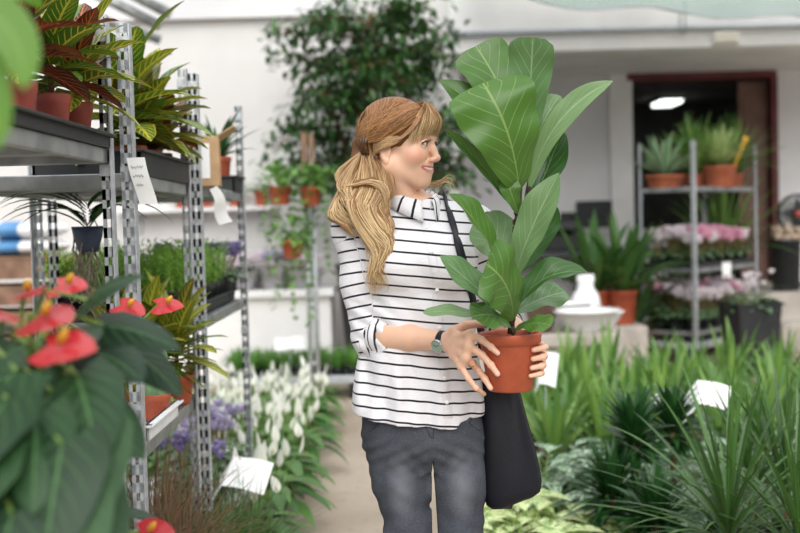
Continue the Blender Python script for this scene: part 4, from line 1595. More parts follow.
for k in range(4):
    q = MB()
    a_ = k * math.pi / 2
    q.leaf((0, -.0, fz), (math.cos(a_), 0, math.sin(a_)), .19, .13, P_ovate, up=(.5 * math.sin(a_), -1, -.5 * math.cos(a_)), droop=0, nu=5)
    q.build('blade', M['dark_pot'], t)
q = MB()
q.tube([(0, -.075, fz), (0, .11, fz)], [.045, .05], 14)
q.build('motor', M['terracotta_red'], t)
# pale storage boxes inside the dark room
for k, (px, py, Y, sz, lab) in enumerate(((655, 250, 14.3, (.6, .5, .5), 'white storage box low inside the dark opening'), (648, 228, 14.4, (.45, .4, .3), 'white box stacked upper in the dark opening'))):
    pb_ = at(px, py, Y)
    t = thing('storage_box', lab, 'box', (DX0 + .55, Y, 0 if k == 0 else .86))
    h_ = .86 if k == 0 else .34
    q = MB()
    q.box((0, 0, h_ / 2 - .01), (sz[0], sz[1], h_ - .02), bev=.01)
    q.build('body', M['grey_wall'], t, False)
    q = MB()
    q.box((0, 0, h_ - .015), (sz[0] + .02, sz[1] + .02, .03), bev=.006)
    q.build('lid', M['grey_wall'], t, False)

# ---- hanging tags on the left trolleys
pg = at(143, 180, 3.0)
t = thing('handwritten_tag', 'white handwritten paper tag hanging from the croton shelf at the first post', 'tag', (pg.x, 2.985, pg.z), R(-6))
q = MB()
vs = []
for i in range(7):
    for j in range(3):
        u, v = i / 6, j / 2 - .5
        vs.append((v * .05 + .03 * (u - .5), -.006 * math.sin(u * 5), .06 - u * .125))
fs = [(i * 3 + j, i * 3 + j + 1, i * 3 + j + 4, i * 3 + j + 3) for i in range(6) for j in range(2)]
q.add(vs, fs)
q.add([(x, y + .001, z) for x, y, z in vs], [f[::-1] for f in fs])
q.build('sheet', M['paper'], t)
q = MB()
for r_ in range(3):
    z = .034 - r_ * .024
    pts = []
    for i in range(14):
        u = (.06 - z) / .125
        pts.append((-.018 + i * .0026 + .03 * (u - .5), -.006 * math.sin(u * 5) - .0012, z + .0045 * math.sin(i * 2.1 + r_ * 2) * (1 if i % 4 else .3)))
    q.tube(pts[:(14, 12, 9)[r_]], .0006, 4)
q.build('handwriting', M['ink'], t)
pg = at(222, 206, 4.055)
t = thing('hanging_paper_strip', 'curled white paper strip hanging below the cardboard box', 'tag', (pg.x, 4.054, pg.z + .012))
q = MB()
vs = []
for i in range(10):
    for j in range(3):
        u, v = i / 9, j / 2 - .5
        vs.append((v * (.03 + .02 * u) - .03 + .045 * u + .01 * math.sin(u * 6), -.012 * math.sin(u * 6 + v), .055 - u * .13 + .012 * v))
fs = [(i * 3 + j, i * 3 + j + 1, i * 3 + j + 4, i * 3 + j + 3) for i in range(9) for j in range(2)]
q.add(vs, fs)
q.add([(x, y + .001, z) for x, y, z in vs], [f[::-1] for f in fs])
q.build('sheet', M['paper'], t)
# ================================================================== THE WOMAN (distance fields -> surface nets)
class Grid:
    def __init__(s, lo, hi, h):
        s.h = h
        s.lo = np.array(lo, np.float32)
        s.n = [int(math.ceil((b - a) / h)) + 1 for a, b in zip(lo, hi)]
        s.ax = [np.float32(lo[i]) + np.arange(s.n[i], dtype=np.float32) * np.float32(h) for i in range(3)]
        s.D = np.full(s.n, 1.0, np.float32)

    def win(s, lo, hi):
        sl = []
        for i in range(3):
            a = max(0, int((lo[i] - s.lo[i]) / s.h) - 1)
            b = min(s.n[i], int((hi[i] - s.lo[i]) / s.h) + 3)
            sl.append(slice(a, max(a, b)))
        X = s.ax[0][sl[0]][:, None, None]
        Y = s.ax[1][sl[1]][None, :, None]
        Z = s.ax[2][sl[2]][None, None, :]
        return tuple(sl), X, Y, Z

    def put(s, sl, d, k, sub=False):
        a = s.D[sl]
        if a.size == 0:
            return
        if sub:
            d = -d
            if k <= 0:
                s.D[sl] = np.maximum(a, d)
            else:
                h = np.clip(.5 - .5 * (a - d) / k * -1 * -1, 0, 1)
                h = np.clip(.5 + .5 * (a - d) / k, 0, 1)
                s.D[sl] = d * (1 - h) + a * h + k * h * (1 - h)
        elif k <= 0:
            s.D[sl] = np.minimum(a, d)
        else:
            h = np.clip(.5 + .5 * (a - d) / k, 0, 1)
            s.D[sl] = a * (1 - h) + d * h - k * h * (1 - h)

    def cap(s, a, b, ra, rb, k=.008, sub=False):
        a, b = np.array(a, np.float32), np.array(b, np.float32)
        m = max(ra, rb) + k + .02
        sl, X, Y, Z = s.win(np.minimum(a, b) - m, np.maximum(a, b) + m)
        ab = b - a
        L = float(ab @ ab) + 1e-9
        t = np.clip(((X - a[0]) * ab[0] + (Y - a[1]) * ab[1] + (Z - a[2]) * ab[2]) / L, 0, 1)
        d = np.sqrt((X - a[0] - t * ab[0]) ** 2 + (Y - a[1] - t * ab[1]) ** 2 + (Z - a[2] - t * ab[2]) ** 2) - (ra + (rb - ra) * t)
        s.put(sl, d, k, sub)

    def chain(s, pts, rad, k=.008, sub=False):
        for i in range(len(pts) - 1):
            s.cap(pts[i], pts[i + 1], rad[i], rad[i + 1], k, sub)

    def ell(s, c, r, k=.01, ax=None, sub=False):
        c, r = np.array(c, np.float32), np.array(r, np.float32)
        m = float(r.max()) + k + .02
        sl, X, Y, Z = s.win(c - m, c + m)
        x, y, z = X - c[0], Y - c[1], Z - c[2]
        if ax is not None:
            x, y, z = (x * a[0] + y * a[1] + z * a[2] for a in ax)
        k0 = np.sqrt((x / r[0]) ** 2 + (y / r[1]) ** 2 + (z / r[2]) ** 2)
        k1 = np.sqrt((x / r[0] ** 2) ** 2 + (y / r[1] ** 2) ** 2 + (z / r[2] ** 2) ** 2) + 1e-6
        s.put(sl, k0 * (k0 - 1) / k1, k, sub)

    def loft(s, lv, k=.02, p=2.2):
        """lv: (z, cx, cy, a, b) from low to high, ends are flat"""
        lv = np.array(sorted(lv), np.float32)
        z0, z1 = lv[0, 0], lv[-1, 0]
        m = lv[:, 3:].max() + k + .03
        sl, X, Y, Z = s.win((lv[:, 1].min() - m, lv[:, 2].min() - m, z0 - k - .02), (lv[:, 1].max() + m, lv[:, 2].max() + m, z1 + k + .02))
        zz = np.clip(Z, z0, z1)
        g = lambda i: smooth_interp(zz.ravel(), lv[:, 0], lv[:, i]).reshape(zz.shape).astype(np.float32)
        cx, cy, a, b = g(1), g(2), g(3), g(4)
        q = (np.abs((X - cx) / a) ** p + np.abs((Y - cy) / b) ** p) ** (1 / p)
        d = (q - 1) * np.minimum(a, b)
        d = np.maximum(d, np.maximum(z0 - Z, Z - z1))
        s.put(sl, d, k)

    def front(s, x, z, y_from=None):
        """first surface met from the camera side at (x, z)"""
        i = int(np.clip(round((x - s.lo[0]) / s.h), 0, s.n[0] - 1))
        k = int(np.clip(round((z - s.lo[2]) / s.h), 0, s.n[2] - 1))
        c = s.D[i, :, k]
        w_ = np.where(c < 0)[0]
        if not len(w_):
            return None
        j = w_[0]
        if j == 0:
            return float(s.ax[1][0])
        t = c[j - 1] / (c[j - 1] - c[j])
        return float(s.ax[1][j - 1] + t * s.h)

    def net(s, smooth=1):
        D, n = s.D, s.n
        I = D < 0
        c = np.zeros([k - 1 for k in n], np.uint8)
        for dx in (0, 1):
            for dy in (0, 1):
                for dz in (0, 1):
                    c += I[dx:n[0] - 1 + dx, dy:n[1] - 1 + dy, dz:n[2] - 1 + dz]
        cells = np.argwhere((c > 0) & (c < 8))
        del c
        idm = np.full([k - 1 for k in n], -1, np.int32)
        idm[tuple(cells.T)] = np.arange(len(cells))
        acc = np.zeros((len(cells), 3))
        cnt = np.zeros(len(cells))
        offs = np.array([(x, y, z) for x in (0, 1) for y in (0, 1) for z in (0, 1)])
        val = [D[cells[:, 0] + o[0], cells[:, 1] + o[1], cells[:, 2] + o[2]] for o in offs]
        for i in range(8):
            for j in range(i + 1, 8):
                if np.abs(offs[i] - offs[j]).sum() != 1:
                    continue
                va, vb = val[i], val[j]
                m = (va < 0) != (vb < 0)
                t = np.where(m, va / np.where(m, va - vb, 1), 0)
                acc += np.where(m[:, None], offs[i] + t[:, None] * (offs[j] - offs[i]), 0)
                cnt += m
        P = s.lo + (cells + acc / cnt[:, None]) * s.h
        F = []
        for ax in range(3):
            o1, o2 = [(1, 2), (2, 0), (0, 1)][ax]
            sa = [slice(1, k - 1) for k in n]
            sb = [slice(1, k - 1) for k in n]
            sa[ax], sb[ax] = slice(0, n[ax] - 1), slice(1, n[ax])
            A, B = I[tuple(sa)], I[tuple(sb)]
            e = np.argwhere(A != B)
            if not len(e):
                continue
            fl = A[tuple(e.T)]
            off = np.array([1, 1, 1])
            off[ax] = 0
            e = e + off
            q = []
            for u, v in ((0, 0), (-1, 0), (-1, -1), (0, -1)):
                g = e.copy()
                g[:, o1] += u
                g[:, o2] += v
                q.append(idm[g[:, 0], g[:, 1], g[:, 2]])
            q = np.stack(q, 1)
            q[~fl] = q[~fl][:, ::-1]
            F.append(q)
        F = np.concatenate(F)
        F = F[(F >= 0).all(1)]
        for _ in range(smooth):
            sm, ct = np.zeros_like(P), np.zeros(len(P))
            for a, b in ((0, 1), (1, 2), (2, 3), (3, 0)):
                np.add.at(sm, F[:, a], P[F[:, b]])
                np.add.at(sm, F[:, b], P[F[:, a]])
                np.add.at(ct, F[:, a], 1)
                np.add.at(ct, F[:, b], 1)
            P = P * .5 + .5 * sm / np.maximum(ct, 1)[:, None]
        return P, F


def smooth_interp(x, xp, fp):
    """cubic hermite through the keys"""
    xp, fp = np.asarray(xp, float), np.asarray(fp, float)
    m = np.zeros_like(fp)
    m[1:-1] = (fp[2:] - fp[:-2]) / (xp[2:] - xp[:-2])
    m[0] = (fp[1] - fp[0]) / (xp[1] - xp[0])
    m[-1] = (fp[-1] - fp[-2]) / (xp[-1] - xp[-2])
    i = np.clip(np.searchsorted(xp, x) - 1, 0, len(xp) - 2)
    h = xp[i + 1] - xp[i]
    t = np.clip((x - xp[i]) / h, 0, 1)
    return ((2 * t ** 3 - 3 * t ** 2 + 1) * fp[i] + (t ** 3 - 2 * t ** 2 + t) * h * m[i] + (-2 * t ** 3 + 3 * t ** 2) * fp[i + 1] + (t ** 3 - t ** 2) * h * m[i + 1])


def meshnp(name, P, F, mats, parent, lv=None, smooth=True):
    me = bpy.data.meshes.new(name)
    me.vertices.add(len(P))
    me.vertices.foreach_set('co', np.asarray(P, np.float32).ravel())
    me.loops.add(F.size)
    me.loops.foreach_set('vertex_index', F.astype(np.int32).ravel())
    me.polygons.add(len(F))
    me.polygons.foreach_set('loop_start', np.arange(0, F.size, 4, dtype=np.int32))
    me.polygons.foreach_set('loop_total', np.full(len(F), 4, np.int32))
    me.update(calc_edges=True)
    me.polygons.foreach_set('use_smooth', [smooth] * len(F))
    a = me.attributes.new('lv', 'FLOAT_VECTOR', 'POINT')
    if lv is None:
        lv = np.zeros((len(P), 3))
    a.data.foreach_set('vector', np.asarray(lv, np.float32).ravel())
    for m in (mats if isinstance(mats, (list, tuple)) else [mats]):
        me.materials.append(m)
    me.validate()
    return link(me, name, parent)


WYD = 2.85


def Wp(px, py, dy=0.0):
    return at(px, py, WYD + dy)


# ---- materials
def skin_mat():
    m, nt, b = newmat('skin')
    lip, blush, nail = LV(nt)
    c = Mixc(nt, Noise(nt, 40, 3), hexc('#EBC0A6'), hexc('#E2B395'))
    c = Mixc(nt, Mth(nt, 'MULTIPLY', blush, .8), c, hexc('#D98470'))
    c = Mixc(nt, Mth(nt, 'MULTIPLY', nail, .6), c, hexc('#EBC0AE'))
    c = Mixc(nt, lip, c, hexc('#CB6C68'))
    nt.links.new(c, b.inputs['Base Color'])
    b.inputs['Roughness'].default_value = .48
    b.inputs['Subsurface Weight'].default_value = .12
    b.inputs['Subsurface Radius'].default_value = (.012, .005, .003)
    b.inputs['Subsurface Scale'].default_value = .6
    Bump(nt, b, Noise(nt, 400, 2), .06, .001)
    return m


def shirt_mat(name='striped_shirt_cloth'):
    m, nt, b = newmat(name)
    u, v, rn = LV(nt)
    wob = Mth(nt, 'MULTIPLY', Mth(nt, 'SUBTRACT', Noise(nt, 14, 2), .5), .10)
    fr = Mth(nt, 'FRACT', Mth(nt, 'ADD', Mth(nt, 'DIVIDE', u, .0283), wob))
    tri = Mth(nt, 'ABSOLUTE', Mth(nt, 'SUBTRACT', fr, .5))
    ms = Mth(nt, 'MULTIPLY', Sstep(nt, tri, .105, .07), Mth(nt, 'SUBTRACT', 1.0, v))
    c = Mixc(nt, ms, hexc('#E4E3E7'), hexc('#1E1E27'))
    nt.links.new(c, b.inputs['Base Color'])
    b.inputs['Roughness'].default_value = .85
    b.inputs['Specular IOR Level'].default_value = .25
    b.inputs['Sheen Weight'].default_value = .15
    Bump(nt, b, Noise(nt, 22, 4), .55, .012)
    return m


def jeans_mat():
    m, nt, b = newmat('grey_denim')
    u, v, rn = LV(nt)
    c = Mixc(nt, Sstep(nt, Noise(nt, 9, 4), .3, .75), hexc('#4C5058'), hexc('#3D4149'))
    c = Mixc(nt, Mth(nt, 'MULTIPLY', u, .55), c, hexc('#80848C'))
    c = Mixc(nt, Mth(nt, 'MULTIPLY', v, .8), c, hexc('#2C2F36'))
    n2 = Noise(nt, 500, 2)
    c = Mixc(nt, Mth(nt, 'MULTIPLY', Sstep(nt, n2, .5, .7), .25), c, hexc('#8A8E96'))
    nt.links.new(c, b.inputs['Base Color'])
    b.inputs['Roughness'].default_value = .9
    b.inputs['Specular IOR Level'].default_value = .2
    Bump(nt, b, Noise(nt, 30, 5), .35, .01)
    return m


def hair_mat():
    m, nt, b = newmat('blonde_hair')
    u, v, rn = LV(nt)
    root = Mixc(nt, rn, hexc('#573419'), hexc('#B07C48'))
    tip = Mixc(nt, rn, hexc('#8E5F33'), hexc('#EBD2A2'))
    c = Mixc(nt, Sstep(nt, u, .15, .8), root, tip)
    nt.links.new(c, b.inputs['Base Color'])
    b.inputs['Roughness'].default_value = .42
    b.inputs['Specular IOR Level'].default_value = .45
    b.inputs['Anisotropic'].default_value = .5
    return m


M['skin'], M['shirt'], M['jeans'], M['hair'] = skin_mat(), shirt_mat(), jeans_mat(), hair_mat()
M['brow'] = plain('brown_brow', '#7A5230', '#5E3D22', .7, scale=200)
M['lash'] = plain('dark_lash', '#2A1C16', '#1E1410', .6)
M['sclera'] = plain('eye_white', '#F2EDEA', '#EAE2DF', .2)
M['iris'] = plain('grey_green_iris', '#6E7A68', '#55604F', .2, scale=300)
M['pupil'] = plain('pupil', '#121212', '#0C0C0C', .1)
M['teeth'] = plain('teeth', '#F6F2EC', '#EFE9E1', .25)
M['bag'] = plain('navy_black_leather', '#14161F', '#0F1119', .5, spec=.3, scale=8, bump=.12, bscale=180)
M['watch_glass'] = plain('green_watch_face', '#93A594', '#7F9180', .15)
M['gold'] = plain('gold_ring', '#D9B56A', '#C8A257', .25, 1.0)
M['tortoise'] = plain('tortoiseshell_clip', '#5E3A1C', '#2C1A0E', .25, scale=120)
M['button'] = plain('pearl_button', '#F3F1EC', '#E6E2DA', .3)
M['thread'] = plain('dark_seam_thread', '#33363D', '#2B2E34', .9)
M['shoe'] = plain('black_shoe_leather', '#2B2B2E', '#222225', .5)

foot0 = Wp(420, 300)
person = thing('person', 'woman in a black-striped white shirt and grey jeans carrying a potted fig', 'person', (foot0.x, WYD, 0))
PO = np.array([foot0.x, WYD, 0.0])

# ---- head: local frame r = her right, f = forward, z = up
PHI, TH = R(66), R(-3)
HO = Wp(401.5, 145.5, -.01)
Rv = V((-math.cos(PHI), -math.sin(PHI), 0))
Fv0 = V((math.sin(PHI), -math.cos(PHI), 0))
Fv = Fv0 * math.cos(TH) + V((0, 0, 1)) * math.sin(TH)
Uv = V((0, 0, 1)) * math.cos(TH) - Fv0 * math.sin(TH)
HM = np.array([list(Rv), list(Fv), list(Uv)])


def h2w(p):
    return np.asarray(HO) + np.asarray(p) @ HM


def w2h(p):
    return (np.asarray(p) - np.asarray(HO)) @ HM.T


neck_w = Wp(407, 222, .03)
nk = w2h(neck_w)
G = Grid((-.11, -.14, -.30), (.11, .135, .13), .00165)
G.ell((0, -.022, .026), (.070, .092, .078), 0)
G.ell((0, .030, .035), (.060, .052, .052), .03)
G.ell((0, .028, -.036), (.053, .048, .064), .03)
for s_ in (1, -1):
    G.cap((s_ * .050, -.006, -.050), (s_ * .011, .057, -.091), .022, .015, .022)
    G.ell((s_ * .036, .053, -.028), (.023, .021, .020), .028)
    G.cap((s_ * .010, .081, .020), (s_ * .045, .060, .018), .009, .009, .014)
G.ell((0, .061, -.090), (.017, .015, .013), .014)
G.ell((0, .062, -.060), (.029, .022, .026), .018)
for s_ in (1, -1):
    G.ell((s_ * .031, .090, .003), (.018, .013, .0105), .012, sub=True)
    G.ell((s_ * .031, .0695, .003), (.0140, .0122, .0095), .004)
G.chain([(0, .078, .012), (0, .088, -.010), (0, .097, -.029)], [.0075, .0075, .0085], .008)
G.ell((0, .0985, -.0320), (.0085, .0085, .0075), .005)
for s_ in (1, -1):
    G.ell((s_ * .0105, .089, -.036), (.0065, .0085, .006), .005)
    G.ell((s_ * .006, .0935, -.042), (.003, .004, .003), .002, sub=True)


def surf_f(r, z):
    i = int(round((r - G.lo[0]) / G.h))
    k = int(round((z - G.lo[2]) / G.h))
    j = np.where(G.D[i, :, k] < 0)[0]
    return float(G.ax[1][j[-1]]) if len(j) else .06


sfp = lambda pts, o: [(r, surf_f(r, z) + o, z) for r, z in pts]
LIPU = sfp([(-.0310, -.0535), (-.0235, -.0540), (-.014, -.0540), (-.004, -.0530), (0, -.0536), (.004, -.0530), (.014, -.0540), (.0235, -.0540), (.0310, -.0535)], -.0012)
LIPL = sfp([(-.0310, -.0540), (-.0245, -.0592), (-.014, -.0645), (0, -.0668), (.014, -.0645), (.0245, -.0592), (.0310, -.0540)], -.0014)
MO = sfp([(-.0290, -.0540), (-.021, -.0563), (-.012, -.0588), (0, -.0598), (.012, -.0588), (.021, -.0563), (.0290, -.0540)], -.0003)
G.chain(LIPU, [.0022, .0026, .0030, .0033, .0031, .0033, .0030, .0026, .0022], .003)
G.chain(LIPL, [.0022, .0030, .0036, .0040, .0036, .0030, .0022], .003)
G.chain(MO, [.0014, .0032, .0042, .0046, .0042, .0032, .0014], .0012, sub=True)
for s_ in (1, -1):   # smile folds and ears
    G.cap((s_ * .021, .077, -.036), (s_ * .036, .060, -.052), .0024, .0022, .006, sub=True)
    c = np.array((s_ * .0715, -.012, -.016))
    G.ell(c, (.007, .015, .027), .004)
    G.ell(c + (s_ * .006, .003, -.002), (.004, .009, .018), .004, sub=True)
    G.ell(c + (s_ * .001, .004, -.026), (.005, .007, .008), .003)
G.chain([(0, -.030, -.045), (nk[0] * .5, -.026 + nk[1] * .35, -.11), tuple(nk)], [.054, .050, .060], .03)
for s_ in (1, -1):
    G.cap((s_ * .05, -.01, -.06), (nk[0] * .8 + s_ * .012, nk[1] + .045, nk[2] + .012), .010, .008, .025)
HP_, HF = G.net(1)
lipd = np.full(len(HP_), 9.0)
for ch in (LIPU, LIPL):
    for a, b in zip(ch[:-1], ch[1:]):
        a, b = np.array(a), np.array(b)
        t = np.clip(((HP_ - a) @ (b - a)) / ((b - a) @ (b - a)), 0, 1)
        lipd = np.minimum(lipd, np.linalg.norm(HP_ - a - t[:, None] * (b - a), axis=1))
lip = np.clip((.0053 - lipd) / .0016, 0, 1) * (HP_[:, 1] > .06)
blush = np.maximum.reduce([np.clip(1 - np.linalg.norm((HP_ - (s_ * .045, .058, -.028)) / (.034, .036, .026), axis=1), 0, 1) for s_ in (1, -1)])
blush = np.maximum(blush, .5 * np.clip(1 - np.linalg.norm(HP_ - (0, .108, -.034), axis=1) / .016, 0, 1))
HLV = np.stack([lip, blush, 0 * lip], 1)
HPW = h2w(HP_)

# ---- arms and hands
rs, re, rw = Wp(352, 228, .01), Wp(372, 333, -.02), Wp(447, 342, -.155)
POTC = (508.0, -.235)      # pixel column and depth offset of the pot axis
ptop, pbot = Wp(509, 333, POTC[1]), Wp(508, 390, POTC[1])
PX, PY = ptop.x, WYD + POTC[1]
PR_TOP, PR_BOT = .0715, .053


def potsurf(px, py, out=.0):
    """point on the near pot wall under a photo pixel"""
    dy = POTC[1] - .06
    for _ in range(6):
        p = Wp(px, py, dy)
        t = min(1, max(0, (p.z - pbot.z) / (ptop.z - pbot.z)))
        r = PR_BOT + (PR_TOP - PR_BOT) * t + out
        dx = min(r * .999, max(-r * .999, p.x - PX))
        dy = POTC[1] - math.sqrt(r * r - dx * dx)
    p = Wp(px, py, dy)
    return p


def hand(Gd, wrist, palm, fingers, thumb, pre):
    Gd.chain([pre, wrist], [.031, .0225], .01)
    Gd.chain([wrist + (pre - wrist) * .02, wrist], [.0225, .0225], .01)
    kn = [f[0][0] for f in fingers]
    for i, f in enumerate(fingers):
        pts, r = f
        Gd.cap(wrist.lerp(pts[0], .18), pts[0], .0155, r * 1.22, .012)
    for i in range(3):
        Gd.cap(kn[i], kn[i + 1], .0098, .0095, .008)
        m0 = wrist.lerp(kn[i], .55)
        m1 = wrist.lerp(kn[i + 1], .55)
        Gd.cap(m0, m1, .0125, .0125, .01)
    for pts, r in fingers:
        n = len(pts)
        rr = [r * (1.12 - .32 * i / (n - 1)) for i in range(n)]
        Gd.chain(pts, rr, .0025)
        for j in range(1, n - 1):
            Gd.ell(pts[j], (r * 1.02,) * 3, .003)
    pts, r = thumb
    Gd.cap(wrist, pts[0], .017, .0145, .012)
    Gd.chain(pts, [r * 1.3, r * 1.1, r * .95, r * .78][:len(pts)], .004)


def finger(px, rad):
    return px, rad


# her right hand (left in the photo), back of the hand to the camera
wr = rw
k1, k2, k3, k4 = Wp(470, 334, -.268), Wp(469, 346, -.274), Wp(466, 357, -.27), Wp(461, 366, -.258)
f1 = [k1, potsurf(482, 340, .013), potsurf(491, 347, .0085), potsurf(497.5, 353, .0075)]
f2 = [k2, potsurf(482, 355, .014), potsurf(491, 365, .0085), potsurf(497.5, 374, .0075)]
f3 = [k3, potsurf(477.5, 369, .016), potsurf(485, 379, .009), potsurf(490.5, 388, .008)]
f4 = [k4, Wp(468, 378, -.268), Wp(476, 388, -.268), potsurf(484, 394, .008)]
th = [Wp(455, 331, -.19), Wp(466, 325, -.2), Wp(476, 324, -.21), Wp(485, 325, -.215)]
GR = Grid((rw.x - .24, 2.46, rw.z - .18), (rw.x + .17, 2.92, rw.z + .10), .0018)
hand(GR, wr, None, [(f1, .0082), (f2, .0085), (f3, .0081), (f4, .007)], (th, .0098), re.lerp(rw, .45))
GR.chain([re.lerp(rw, -.0), re.lerp(rw, .25), re.lerp(rw, .5)], [.041, .0385, .031], .02)
RP, RF = GR.net(1)
nail = np.zeros(len(RP))
for pts in (f1, f2, f3):
    tp = np.array(pts[-1])
    out = np.array((pts[-1].x - PX, pts[-1].y - PY, 0.0))
    out /= np.linalg.norm(out)
    d_ = np.array(pts[-1] - pts[-2])
    d_ /= np.linalg.norm(d_)
    q_ = RP - tp - d_ * .0015
    along = q_ @ d_
    o_ = q_ @ out
    sd = q_ - along[:, None] * d_ - o_[:, None] * out
    nail = np.maximum(nail, ((np.abs(along) < .0062) & (o_ > .002) & (np.linalg.norm(sd, axis=1) < .0048)).astype(float))
# her left hand, wrapping the pot from behind on the right
ls, le, lw = Wp(476, 226, .02), Wp(500, 322, .045), Wp(531, 350, -.115)
LK = [Wp(541, 346, -.19), Wp(542, 355, -.19), Wp(541, 364, -.19), Wp(539, 372, -.185)]


def lf(py, k, ex):
    return [k, Wp(545 - ex, py, -.235), Wp(543 - ex, py + 1, -.268), potsurf(533.5 - ex, py + 3, .007)]


lfs = [(lf(347, LK[0], 0), .0078), (lf(356, LK[1], .5), .008), (lf(365, LK[2], 1.6), .0076), (lf(373, LK[3], 3), .0066)]
lth = [Wp(532, 338, -.15), Wp(531, 330, -.19), Wp(528, 327, -.21)]
GL = Grid((lw.x - .14, 2.46, lw.z - .15), (lw.x + .13, 2.98, lw.z + .16), .0020)
hand(GL, lw, None, lfs, (lth, .0095), le.lerp(lw, .45))
GL.chain([le, le.lerp(lw, .3), le.lerp(lw, .55)], [.040, .036, .029], .02)
LP, LF = GL.net(1)
# trunk and upper arms, under the clothes, the neck opening shows
GB = Grid((Wp(320, 300).x, 2.62, .70), (Wp(520, 300).x, 3.08, 1.56), .004)
zc = lambda py: Wp(415, py).z
TORSO = [(zc(400), Wp(420, 400).x, 2.872, .130, .085), (zc(345), Wp(418, 345).x, 2.865, .115, .080), (zc(300), Wp(419, 300).x, 2.87, .118, .080),
         (zc(255), Wp(416, 255).x, 2.875, .130, .085), (zc(232), Wp(414, 232).x, 2.878, .130, .072), (zc(218), Wp(412, 218).x, 2.88, .115, .066), (zc(208), Wp(410, 208).x, 2.885, .075, .055)]
GB.loft(TORSO, .02)
GB.cap(neck_w, Wp(405, 200, .02), .058, .05, .03)
GB.chain([rs + V((.02, 0, -.01)), re], [.038, .036], .02)
GB.chain([ls + V((-.02, 0, -.01)), le], [.038, .034], .02)
for px in (395, 443):
    GB.ell(Wp(px, 258, -.06), (.050, .040, .048), .03)
GB.chain([rs + V((.02, 0, -.012)), Wp(410, 213, .025), ls + V((-.02, 0, -.012))], [.036, .045, .036], .04)
BP, BF = GB.net(1)
P_all = np.concatenate([HPW, RP, LP, BP]) - PO
off = np.cumsum([0, len(HPW), len(RP), len(LP)])
F_all = np.concatenate([HF, RF + off[1], LF + off[2], BF + off[3]])
lv_all = np.zeros((len(P_all), 3))
lv_all[:len(HPW)] = HLV
lv_all[off[1]:off[1] + len(RP), 2] = nail
body = meshnp('body', P_all, F_all, M['skin'], person, lv_all)

# ---- eyes, lashes, brows, teeth
for s_ in (1, -1):
    c = np.array((s_ * .031, .0695, .003))
    q = MB()
    rr = .0127
    gz = np.array((-.06 * s_ - .12, .99, -.06))
    gz /= np.linalg.norm(gz)
    gx = np.cross(gz, (0, 0, 1))
    gx /= np.linalg.norm(gx)
    gy = np.cross(gx, gz)
    rings = [0.0001, .14, .22, .34, .46, .5, .7, 1.0, 1.4, 1.8]
    n = 20
    vs, fs, mi = [], [], []
    for a in rings:
        for k in range(n):
            t = 6.2832 * k / n
            r_ = rr * (1.03 if a < .47 else 1)
            vs.append(tuple(h2w(c + r_ * (gz * math.cos(a) + (gx * math.cos(t) + gy * math.sin(t)) * math.sin(a))) - PO))
    for i in range(len(rings) - 1):
        for k in range(n):
            j = (k + 1) % n
            q.f.append((i * n + k, i * n + j, i * n + n + j, i * n + n + k))
            q.m.append(2 if i < 2 else (1 if i < 4 else 0))
    q.v, q.a = vs, [(0, 0, 0)] * len(vs)
    q.build('eye', [M['sclera'], M['iris'], M['pupil']], person)
    # lids: upper crease and lash line
    q = MB()
    up_, lo_ = [], []
    for i in range(11):
        t = (i / 10) * math.pi
        x = -math.cos(t) * .0162
        z = math.sin(t)
        y = math.sqrt(max(0, .0135 ** 2 - (x * .7) ** 2 - (z * .0050) ** 2))
        up_.append(h2w(c + (x * s_, y, z * .0058)) - PO)
        lo_.append(h2w(c + (x * s_, y, -z * .0044)) - PO)
    q.tube(up_, [.0008] + [.0019] * 8 + [.0023, .0015], 6)
    q.tube(lo_, [.0003] + [.00045] * 9 + [.0003], 5)
    for i in range(2, 11):
        b0 = np.array(up_[i])
        x = (i - 5) / 5
        q.tube([b0, b0 + np.array((x * .0025 * s_, .006, .003)) @ HM, b0 + np.array((x * .004 * s_, .009, .0065)) @ HM], [.0005, .0004, .0002], 4)
    q.build('eyelash', M['lash'], person)
    q = MB()
    up_ = []
    for i in range(11):
        t = (i / 10) * math.pi
        x = -math.cos(t) * .0155
        z = math.sin(t)
        y = math.sqrt(max(0, .0140 ** 2 - (x * .8) ** 2)) - .001
        up_.append(h2w(c + (x * s_, y, .001 + z * .0082)) - PO)
    q.tube(up_, [.0018] + [.0031] * 9 + [.0018], 8)
    q.a = [(0, 0, 0)] * len(q.v)
    q.build('eyelid', M['skin'], person)
    q = MB()
    br = []
    for i in range(9):
        u = i / 8
        x = .013 + .036 * u
        z = .0215 + .0065 * math.sin(u * 2.3) - .002 * u
        y = .0865 - .00 - (x / .062) ** 2 * .030
        br.append(h2w((x * s_, y, z)) - PO)
    q.tube(br, [.0014, .0025, .0029, .0029, .0027, .0023, .0018, .0012, .0006], 6)
    q.build('eyebrow', M['brow'], person)
q = MB()
q.tube([h2w(np.array(p) + (0, -.0042, .0008)) - PO for p in MO], [.001, .0032, .0046, .0052, .0046, .0032, .001], 8)
q.build('teeth', M['teeth'], person)

